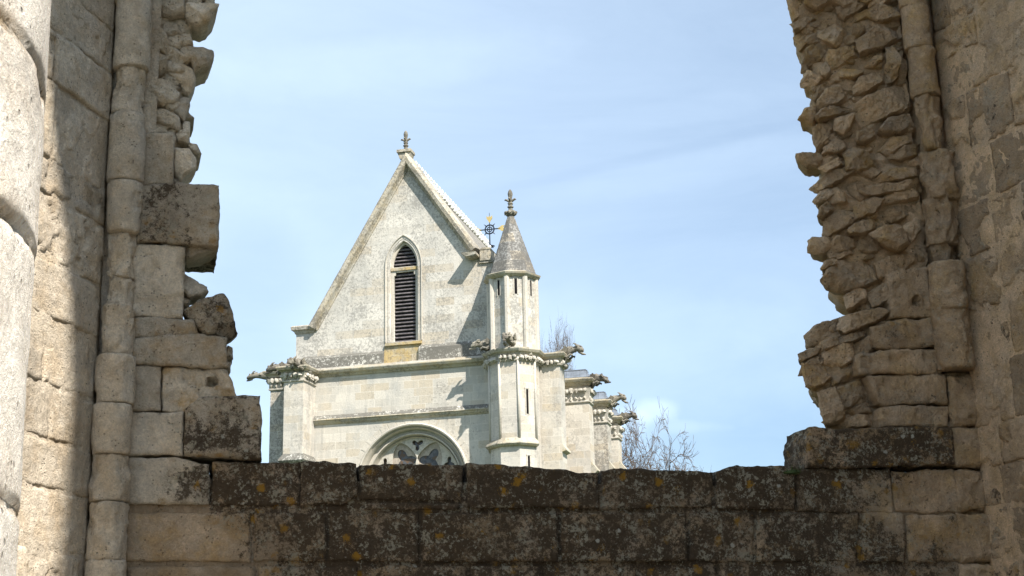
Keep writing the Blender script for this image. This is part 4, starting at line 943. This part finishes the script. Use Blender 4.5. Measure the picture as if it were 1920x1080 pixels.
# --- nave body
mb = MB(); XN = XEND-1.35
mb.box(XN-.8, XN, 1.0, YE+1.5, 0, Zc-.05); mb.box(xo-.1, xo+.8, .95, YE+1.5, 0, Zc-.05); cp('nave_wall', mb, M_wall)
mb = MB(); mb.prism([(xo-.1, YE+1.5, 0), (XN, YE+1.5, 0), (XN-1.8, YE+4.6, 0), (xo+1.8, YE+4.6, 0)], (0, 0, Zc-.05)); cp('apse_wall', mb, M_wall)
mb = MB(); cprof = [(0, -.17), (.06, -.16), (.12, -.08), (.22, -.04), (.27, .05), (.27, .09), (.20, .12), (.0, .14)]
# main cornice path round the facade: pier, wall, turret, side buttress
zco = G(700, 693)[1]
pxl, pxr = G(532, 760, PF)[0], G(568, 760, PF)[0]
def octa(cx, cy, r, rot): return [(cx+r*math.cos(math.radians(a+rot)), cy+r*math.sin(math.radians(a+rot))) for a in range(0, 360, 45)]
RT = 1.0
lowo = octa(XT, YT, RT, 22.5)                         # vertices at 22.5+45k: faces at 0,45..
front = [lowo[4], lowo[5], lowo[6], lowo[7]]          # 202.5, 247.5, 292.5, 337.5 degrees
path = [(pxl, .2), (pxl, PF), (pxr, PF), (pxr+.25, PF+.25), (pxr+.25, 0), (front[0][0], 0)] + front[0:4]
b1f = .15                                             # front plane of the first side buttress
path = [(pxl, .2), (pxl, PF), (pxr, PF), (XL, PF+.42), (XL, 0), (front[0][0], 0), front[0], front[1], front[2], front[3], (front[3][0]+.001, b1f), (XEND, b1f), (XEND, b1f+.9), (XN, b1f+.9)]
path = [p for i, p in enumerate(path) if i == 0 or (Vector(p)-Vector(path[i-1])).length > .03]
print('path', [(round(a, 2), round(b, 2)) for a, b in path])
sweep(mb, path, [(o, zco+z) for o, z in cprof]); cp('main_cornice', mb, M_corn)
# lid behind cornice
mb = MB(); mb.box(pxl+.01, XL, PF+.45, .85, zco-.15, zco+.13); mb.box(pxl+.01, pxr, PF+.01, PF+.46, zco-.15, zco+.13); cp('pier_lid', mb, M_corn)

# leafy frieze of the capitals
def frieze(path, z0, z1, parent, name='leaf_capital', seed=1):
    mb = MB(); rnd = random.Random(seed)
    sweep(mb, path, [(.0, z0-.10), (.06, z0-.08), (.07, z0-.03), (.02, z0), (.04, (z0+z1)/2), (.12, z1), (.0, z1+.01)])
    for a, b in zip(path, path[1:]):
        a, b = Vector(a), Vector(b); ln = (b-a).length; d = (b-a)/max(ln, .001); nn = Vector((d.y, -d.x)); k_ = max(1, int(ln/.19))
        for row, (zz_, oo, rr) in enumerate(((z0+.10, .05, .07), (z1-.10, .13, .09))):
            for i in range(k_):
                s_ = (i+.5*(1 if row else .6))/k_*ln+rnd.uniform(-.02, .02); q = a+d*s_+nn*oo
                mb.blob((q.x, q.y, zz_+rnd.uniform(-.02, .02)), (rr*rnd.uniform(.8, 1.2), rr, rr*rnd.uniform(.9, 1.4)), 5, rnd.random()*50, .7)
                mb.tube([(q.x-nn.x*.04, q.y-nn.y*.04, zz_-.14), (q.x+nn.x*.0, q.y+nn.y*.0, zz_-.05), (q.x+nn.x*.05, q.y+nn.y*.05, zz_+.04)], [.02, .03, .03], 4)
    return cp(name, mb, M_trim, parent, 50.0)

# gargoyles: a beast leaning out of the cornice
def gargoyle(x, y, z, az_deg, ln, s=1.0, seed=0, lift=.0, parent=None, open_=.5, droop=.0, arms=True):
    mb = MB(); u = Vector((math.cos(math.radians(az_deg)), math.sin(math.radians(az_deg)), 0)); v = Vector((-u.y, u.x, 0)); zz_ = Vector((0, 0, 1)); o = Vector((x, y, z))
    def P(a, b, c): return o+u*a+v*b+zz_*c
    rnd = random.Random(seed); rings = []
    prof = [(-.35, -.05, .17, .20), (.0, 0, .19, .22), (.2*ln, .05+lift*.2, .19, .24), (.42*ln, .08+lift*.5, .16, .21), (.6*ln, .07+lift*.8-droop*.3, .115, .14), (.72*ln, .08+lift-droop*.6, .11, .13), (.82*ln, .07+lift-droop*.8, .15, .16), (.92*ln, .03+lift-droop, .13, .13), (1.0*ln, -.01+lift-droop*1.15, .08, .07)]
    for a, c, rw_, rh in prof:
        rings.append([P(a, rw_*s*math.cos(t)*(1+.16*noise.noise(Vector((a*3, t, seed)))), c+rh*s*math.sin(t)*(1+.22*noise.noise(Vector((a*3, t*1.3, seed+4))))) for t in [2*math.pi*i/10 for i in range(10)]])
    mb.loft(rings)
    hx, hz = .86*ln, .05+lift-droop*.85
    mb.tube([P(hx-.05, 0, hz-.10), P(hx+.10, 0, hz-.10-.14*open_), P(hx+.24*s, 0, hz-.12-.16*open_)], [.08*s, .06*s, .025*s], 6)      # lower jaw
    for sg in (-1, 1):
        mb.tube([P(hx-.08, sg*.09*s, hz+.10*s), P(hx-.15, sg*.14*s, hz+.20*s), P(hx-.24, sg*.15*s, hz+.24*s)], [.06*s, .045*s, .012], 5)  # ears
        mb.blob(P(hx+.04, sg*.08*s, hz+.09*s), .05*s, 5, seed, .2)
        if arms:
            mb.tube([P(.18*ln, sg*.16*s, -.02), P(.34*ln, sg*.22*s, -.16*s), P(.50*ln, sg*.19*s, -.10*s+lift*.4), P(.58*ln, sg*.17*s, -.16*s+lift*.5)], [.085*s, .07*s, .05*s, .05*s], 6)
            mb.prism([P(.05*ln, sg*.18*s, .08), P(.30*ln, sg*.24*s, .34*s), P(.44*ln, sg*.22*s, .22*s), P(.34*ln, sg*.19*s, .06)], v*sg*.04)
    for k_ in range(7): mb.blob(P(ln*rnd.uniform(.0, .7), rnd.uniform(-.1, .1)*s, rnd.uniform(.10, .22)*s+lift*.4), rnd.uniform(.06, .10)*s, 5, rnd.random()*40, .8)
    for k_ in range(5): mb.blob(P(rnd.uniform(-.1, .30)*ln, rnd.uniform(-.12, .12)*s, -rnd.uniform(.12, .30)*s), rnd.uniform(.07, .11)*s, 5, rnd.random()*40, .8)
    mb.blob(P(-.15, 0, -.12), (.25, .25, .22), 6, seed, .5)
    return cp('gargoyle', mb, M_garg, parent or ch, 50.0)

# --- left corner buttress and the side buttress beyond it
def buttress(name, poly, ztop, mat, cap=True, z0=0): 
    mb = MB(); mb.prism([(x, y, z0) for x, y in poly], (0, 0, ztop-z0)); return cp(name, mb, mat)
zcap0 = G(548, 712, PF)[1]; zcap1 = zco-.16
pl_poly = [(pxl, .9), (pxl, PF), (pxr, PF), (XL, PF+.42), (XL, .9)]
lb = buttress('buttress', pl_poly, zcap1+.05, M_pier); lb['label'] = 'front corner buttress left of the facade'
frieze([(pxl, .2), (pxl, PF), (pxr, PF), (XL, PF+.42), (XL, -.02)], zcap0, zcap1, lb, seed=3)
mb = MB(); zbm = G(548, 862, PF)[1]
sweep(mb, [(pxl, .2), (pxl, PF), (pxr, PF), (XL, PF+.42), (XL, -.0)], [(0, zbm+.25), (.14, zbm+.03), (.16, zbm-.03), (.10, zbm-.1), (0, zbm-.12)]); cp('base_moulding', mb, M_band, lb)
sl0, sl1 = G(506, 780, .35)[0], pxl
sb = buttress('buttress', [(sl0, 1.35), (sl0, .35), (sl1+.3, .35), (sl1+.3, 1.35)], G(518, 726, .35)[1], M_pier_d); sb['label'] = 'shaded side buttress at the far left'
zsb = G(518, 728, .35)[1]; ztb = G(518, 708, .35)[1]
frieze([(sl0, 1.35), (sl0, .35), (sl1+.02, .35)], zsb, ztb-.06, sb, seed=5)
mb = MB(); sweep(mb, [(sl0, 1.35), (sl0, .35), (sl1+.1, .35)], [(o, ztb+.16+z) for o, z in cprof]); mb.box(sl0+.01, sl1, .36, 1.35, ztb, ztb+.34); cp('buttress_cornice', mb, M_corn, sb)
mb = MB(); mb.prism([(sl0+.05, .4, ztb+.35), (sl1+.2, .4, ztb+.35), (sl1+.2, .75, ztb+.62), (sl0+.3, .75, ztb+.62)], (0, .5, 0)); cp('lead_cap', mb, M_lead, sb)
zg = G(545, 690, PF)[1]
gargoyle(pxl+.15, PF+.35, zg+.0, 186, 1.05, .95, 1, .05, lb, .5)
gargoyle(pxr-.05, PF+.15, zg+.02, 250, .95, .95, 2, .05, lb, .5)
gargoyle(sl0+.05, .8, ztb+.14, 182, 1.3, .85, 3, .04, sb, .4, arms=False)

# --- turret
tw = MB(); zl_top = zcap1+.05
ztm = G(960, 838, -.4)[1]
tw.prism([(x, y, 0) for x, y in octa(XT, YT, RT, 22.5)], (0, 0, zl_top)); 
tur = cp('stair_turret', tw, M_pier)
# attached shafts at the lower angles
mb = MB()
for i in (4, 5, 6, 7):
    x, y = lowo[i]; mb.tube([(x, y, ztm), (x, y, zl_top)], .055, 8)
cp('angle_shaft', mb, M_trim, tur, True)
mb = MB()
sweep(mb, [(XR-.1, 0), (front[0][0], 0), front[0], front[1], front[2], front[3]], [(0, ztm+.22), (.18, ztm+.02), (.20, ztm-.03), (.14, ztm-.10), (0, ztm-.13)]); cp('base_moulding', mb, M_corn, tur)
zcf = G(957, 682, -.4)[1]
fr_path = [(front[0][0]-.25, 0), front[0], front[1], front[2], front[3], (front[3][0]+.02, b1f), (XEND, b1f), (XEND, b1f+.9)]
frieze(fr_path, zcf, zcap1+.0, tur, seed=9)
# small round corbelled capital in the angle between facade and turret
mb = MB(); x0 = G(926, 680, -.15)[0]
R2 = lambda r, z_: [(x0+r*math.cos(2*math.pi*i/12), -.06+r*math.sin(2*math.pi*i/12), z_) for i in range(12)]
mb.loft([R2(r, z_) for r, z_ in ((.12, 0), (.12, zcf-.25), (.18, zcf-.22), (.14, zcf-.15), (.24, zcap1-.1), (.30, zcap1+.05), (.30, zcap1+.2))])
for k_ in range(14): a = k_*.9; mb.blob((x0+.22*math.cos(a), -.06+.22*math.sin(a), zcf+.05+.22*(k_ % 3)), .09, 5, k_, .7)
cp('corner_shaft', mb, M_trim, tur, 50.0)
# upper drum
RU = .98; zu0 = zco+.15; zu1 = G(965, 524, -.4)[1]
upo = octa(XT, YT, RU, 0); mb = MB(); mb.prism([(x, y, zu0-.3) for x, y in upo], (0, 0, zu1-zu0+.3)); cp('turret_drum', mb, M_gable, tur)
mb = MB()
for x, y in upo:
    d = Vector((x-XT, y-YT)).normalized(); t = Vector((-d.y, d.x)); c_ = Vector((x, y))
    q = [c_-d*.12-t*.13, c_+d*.02-t*.11, c_+d*.09-t*.05, c_+d*.09+t*.05, c_+d*.02+t*.11, c_-d*.12+t*.13]
    mb.prism([(p.x, p.y, zu0) for p in q], (0, 0, zu1-zu0-.02))
cp('corner_rib', mb, M_trim, tur)
mb = MB(); sweep(mb, octa(XT, YT, RU+.06, 0), [(.0, zu1-.12), (.06, zu1-.08), (.12, zu1-.02), (.15, zu1+.05), (.0, zu1+.12)], close=True)
cp('turret_cornice', mb, M_corn, tur)
def slit(x, y, nx, ny, z0, z1, w_, parent):
    n_ = Vector((nx, ny)).normalized(); t = Vector((-n_.y, n_.x)); c_ = Vector((x, y)); mb = MB()
    p = [c_+t*w_/2+n_*.006, c_-t*w_/2+n_*.006, c_-t*w_/2-n_*.12, c_+t*w_/2-n_*.12]
    mb.prism([(q.x, q.y, z0) for q in p], (0, 0, z1-z0)); a = cp('window_slit', mb, M_black, parent)
    mb = MB()
    for sg in (-1, 1):
        p = [c_+t*sg*(w_/2+.001)+n_*.02, c_+t*sg*(w_/2+.045)+n_*.02, c_+t*sg*(w_/2+.045)-n_*.05, c_+t*sg*(w_/2+.001)-n_*.05]; mb.prism([(q.x, q.y, z0-.03) for q in p], (0, 0, z1-z0+.06))
    p = [c_+t*(w_/2+.06)+n_*.03, c_-t*(w_/2+.06)+n_*.03, c_-t*(w_/2+.06)-n_*.05, c_+t*(w_/2+.06)-n_*.05]; mb.prism([(q.x, q.y, z1+.031) for q in p], (0, 0, .05)); cp('slit_frame', mb, M_trim, a)
zA, zB = G(968, 561, -.4)[1], G(968, 533, -.4)[1]
for a in (247.5, 292.5, 337.5, 202.5):
    rr = RU*math.cos(math.radians(22.5)); n_ = (math.cos(math.radians(a)), math.sin(math.radians(a))); slit(XT+n_[0]*rr, YT+n_[1]*rr, n_[0], n_[1], zA, zB, .11, tur)
a = 315; rr = RT*math.cos(math.radians(22.5)); n_ = (math.cos(math.radians(a)), math.sin(math.radians(a)))
slit(XT+n_[0]*rr, YT+n_[1]*rr, n_[0], n_[1], G(998, 781, -.4)[1], G(998, 736, -.4)[1], .10, tur); slit(XT+n_[0]*rr, YT+n_[1]*rr, n_[0], n_[1], G(998, 900, -.4)[1], G(998, 860, -.4)[1], .10, tur)
# spire
zs1 = G(954, 402, YT)[1]; mb = MB(); nr = 11; rings = []
for i in range(nr+1):
    t = i/nr; r_ = (RU+.02)*(1-t)+.10*t
    if i: rings.append([(x, y, zu1+.12+(zs1-zu1-.12)*t-.0) for x, y in octa(XT, YT, r_+.012, 0)])
    if i < nr: rings.append([(x, y, zu1+.12+(zs1-zu1-.12)*t+.001) for x, y in octa(XT, YT, r_, 0)])
mb.loft(rings); sp_ = cp('spire', mb, M_spire, tur)
fs2 = (G(953, 354, YT)[1]-G(953, 399, YT)[1])/1.36; finial('turret_finial', XT, YT, zs1+.03, fs2, tur)
zgt = G(960, 652, -.5)[1]
gargoyle(front[0][0]+.25, front[0][1]-.05, zgt+.05, 195, .95, .85, 4, -.0, tur, .3)
gargoyle((front[1][0]+front[2][0])/2+.15, front[1][1]+.15, zgt+.05, 262, .9, .9, 5, .02, tur, .5)
# --- side buttresses going back on the right
capz = G(1052, 657, b1f)[1]
b1 = buttress('buttress', [(front[3][0]-.3, b1f+.9), (front[3][0]-.3, b1f), (XEND, b1f), (XEND, b1f+.9)], zl_top, M_pier); b1['label'] = 'side buttress next to the stair turret'
mb = MB(); sweep(mb, [(XEND-.0, b1f), (XEND, b1f+.9)], [(0, ztm+.12), (.16, ztm-.10), (.17, ztm-.16), (.0, ztm-.22)]); cp('base_moulding', mb, M_corn, b1)
mb = MB(); mb.box(front[3][0]-.4, XEND-.005, b1f+.01, b1f+.9, zco-.15, zco+.13); mb.box(XT-.9, XT+.9, YT-.7, YT+.9, zco-.15, zco+.13); cp('buttress_lid', mb, M_corn, b1)
gargoyle(XEND-.05, b1f+.35, G(1060, 662, b1f)[1]+.0, -4, 1.0, .95, 6, .14, b1, .8)
ygs = [GX(1105, 790, XEND)[0], GX(1138, 790, XEND)[0], GX(1158, 800, XEND-.15)[0]]
print('buttress Y', ygs)
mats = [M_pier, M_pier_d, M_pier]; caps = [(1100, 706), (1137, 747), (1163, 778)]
lbl = ['second side buttress, pale with lead cap', 'third side buttress, grey stained', 'last visible side buttress at the apse']
YB = [b1f]
for i, yb in enumerate(ygs):
    xe_ = XEND-(.15 if i == 2 else 0); zt2 = G(caps[i][0], caps[i][1], yb)[1]; YB.append(yb)
    q = buttress('buttress', [(XN-.1, yb+.9), (XN-.1, yb), (xe_, yb), (xe_, yb+.9)], zt2-.55, mats[i]); q['label'] = lbl[i]
    pth = [(XN-.1, yb), (xe_, yb), (xe_, yb+.9)]
    frieze(pth, zt2-1.05, zt2-.52, q, seed=20+i)
    mb = MB(); sweep(mb, pth, [(o, zt2-.2+z) for o, z in cprof]); mb.box(XN-.1, xe_-.004, yb+.01, yb+.9, zt2-.54, zt2-.01); cp('buttress_cornice', mb, M_corn, q)
    mb = MB(); mb.prism([(XN-.1, yb+.02, zt2+.002), (xe_+.1, yb+.02, zt2+.002), (xe_-.15, yb+.30, zt2+.36), (XN-.1, yb+.30, zt2+.36)], (0, .58, 0))
    for k_ in range(5):
        x = XN+.1+k_*.30; mb.tube([(x, yb+.03, zt2+.01), (x-.02, yb+.30, zt2+.37)], .016, 4)
    mb.box(XN-.1, xe_-.13, yb+.28, yb+.9, zt2+.362, zt2+.40)
    cp('lead_cap', mb, M_lead, q)
    mb = MB(); zw = G(1110, 880, yb)[1]; mb.prism([(xe_+.001, yb+.001, zw+.35), (xe_+.3, yb+.001, zw-.05), (xe_+.001, yb+.001, zw-.3)], (0, .85, 0)); cp('base_moulding', mb, M_corn, q)
    gargoyle(xe_-.05, yb+.35, zt2-.16, (-8, -4, -2)[i], (.95, .95, .98)[i], .95, 7+i, (.06, .16, .10)[i], q, (.1, 1.0, .6)[i], (.12, 0, 0)[i])
# tall side windows between the buttresses
for a_, b2 in zip(YB, YB[1:]):
    mb = MB(); y0, y1 = a_+1.2, b2-.3
    if y1-y0 > 1: 
        mb.prism([(XN+.01, y, z) for y, z in arch(y0, y1, 5.0, Zc-3.4, Zc-1.6)], (.02, 0, 0)); wv = cp('side_window', mb, M_glass)
        mb = MB()
        for k_ in (1, 2): yy_ = y0+(y1-y0)*k_/3; mb.box(XN+.02, XN+.12, yy_-.05, yy_+.05, 5.0, Zc-2.6)
        cp('mullion', mb, M_trim, wv)
# parapet along the nave eaves
mb = MB(); sweep(mb, [(XN, 1.1), (XN, YE+1.5)], [(o, Zc-.3+z) for o, z in cprof]); cp('eaves_cornice', mb, M_corn)

# ================================================================== bare trees beyond the chapel
def tree(name, base, h, label, seed, lean=(0, 0), spread=1.0, trunk_r=.28, levels=6, group='bare trees beyond the chapel', first=.35, wr_=4.0):
    rnd = random.Random(seed); t = empty(name, tuple(base), label=label, cat='tree', group=group)
    tr_ = MB(); cr_ = MB(); tips = []
    def seg(mb, p, d, ln, r0_, r1_, n, steps):
        pts = [p.copy()]; d = d.copy()
        for i in range(steps):
            d = (d+Vector((rnd.gauss(0, .09), rnd.gauss(0, .09), rnd.gauss(.012, .07)))).normalized(); p = p+d*ln/steps; pts.append(p.copy())
        mb.tube(pts, [r0_+(r1_-r0_)*i/steps for i in range(steps+1)], n); return pts, d
    def grow(p, d, ln, r, lv):
        mb = cr_; pts, dd = seg(mb, p, d, ln, r, r*.62, 5 if lv > 3 else 3, 4 if lv > 1 else 2)
        if lv <= 0: return
        k_ = rnd.choice((2, 3, 3)) if lv > 1 else rnd.choice((3, 4))
        for i in range(k_):
            f = rnd.uniform(.45, 1.0) if i else 1.0; j = min(len(pts)-1, max(1, int(f*(len(pts)-1)+.5)))
            ax = Vector((rnd.gauss(0, 1), rnd.gauss(0, 1), rnd.gauss(0, 1))).cross(dd)
            if ax.length < .1: continue
            nd = (Matrix.Rotation(math.radians(rnd.uniform(16, 52)*spread), 3, ax.normalized()) @ dd); nd.z += .02; nd.normalize()
            grow(pts[j], nd, ln*rnd.uniform(.62, .86), max(.018, r*rnd.uniform(.55, .7)), lv-1)
    pts, dd = seg(tr_, Vector((0, 0, -.1)), Vector((lean[0], lean[1], 1)).normalized(), h*first, trunk_r, trunk_r*.7, 8, 6)
    for i in range(8):
        a = i*.79+rnd.uniform(-.3, .3); j = rnd.choice((3, 4, 5, 6, 6)) if i else 6
        d = Vector((math.cos(a)*rnd.uniform(.35, .9), math.sin(a)*rnd.uniform(.35, .9), rnd.uniform(.35, 1.25))).normalized(); grow(pts[j], d, h*rnd.uniform(.20, .27), trunk_r*.6, levels)
    sc_ = h/max(v.z for v in cr_.v); rx_ = wr_/max(abs(v.x) for v in cr_.v)
    for mb in (tr_, cr_):
        for v in mb.v: v.x *= rx_; v.y *= rx_; v.z *= sc_
    linkmesh('trunk', tr_, M_bark, t, True)
    linkmesh('crown', cr_, M_twig, t, False); return t
def ground_at(px, dist): d = ray(px, 800); return Vector((d.x, d.y, 0))*(dist/d.y)
tree('bare_tree', ground_at(1182, 92), 20.0, 'bare brown tree rising to the right of the last buttress', 11, (.02, 0), 1.15, .34, levels=7, wr_=6.4, first=.45)
tree('bare_tree', ground_at(1008, 88), 24.9, 'bare tree showing only its twigs between the turret and the first right gargoyle', 23, (.0, 0), 1.0, .30, levels=7, wr_=3.4, first=.5)

# small tuft of weeds at the foot of the rubble edge
q_ = W.hit(1480, 884); tl = W.pt(q_, .02)
tf = MB(); rnd = random.Random(4); tf.blob((0, 0, -.012), (.07, .05, .016), 6, 2, .5)
for i in range(70):
    b0 = Vector((rnd.gauss(0, .035), rnd.gauss(.0, .03), -.01)); d = Vector((rnd.gauss(0, .5), rnd.gauss(0, .5), 1)).normalized(); ln = rnd.uniform(.02, .07); n_ = Vector((rnd.gauss(0, 1), rnd.gauss(0, 1), 0)).normalized()*.003
    a = tf.vert(b0-n_); b = tf.vert(b0+n_); c_ = tf.vert(b0+d*ln); tf.f.append((a, b, c_))
    
w_ = linkmesh('weed_tuft', tf, M_grass, None); w_.location = tl; tag(w_, 'small green tuft of weeds on the low wall below the right rubble edge', 'weeds', kind='thing')
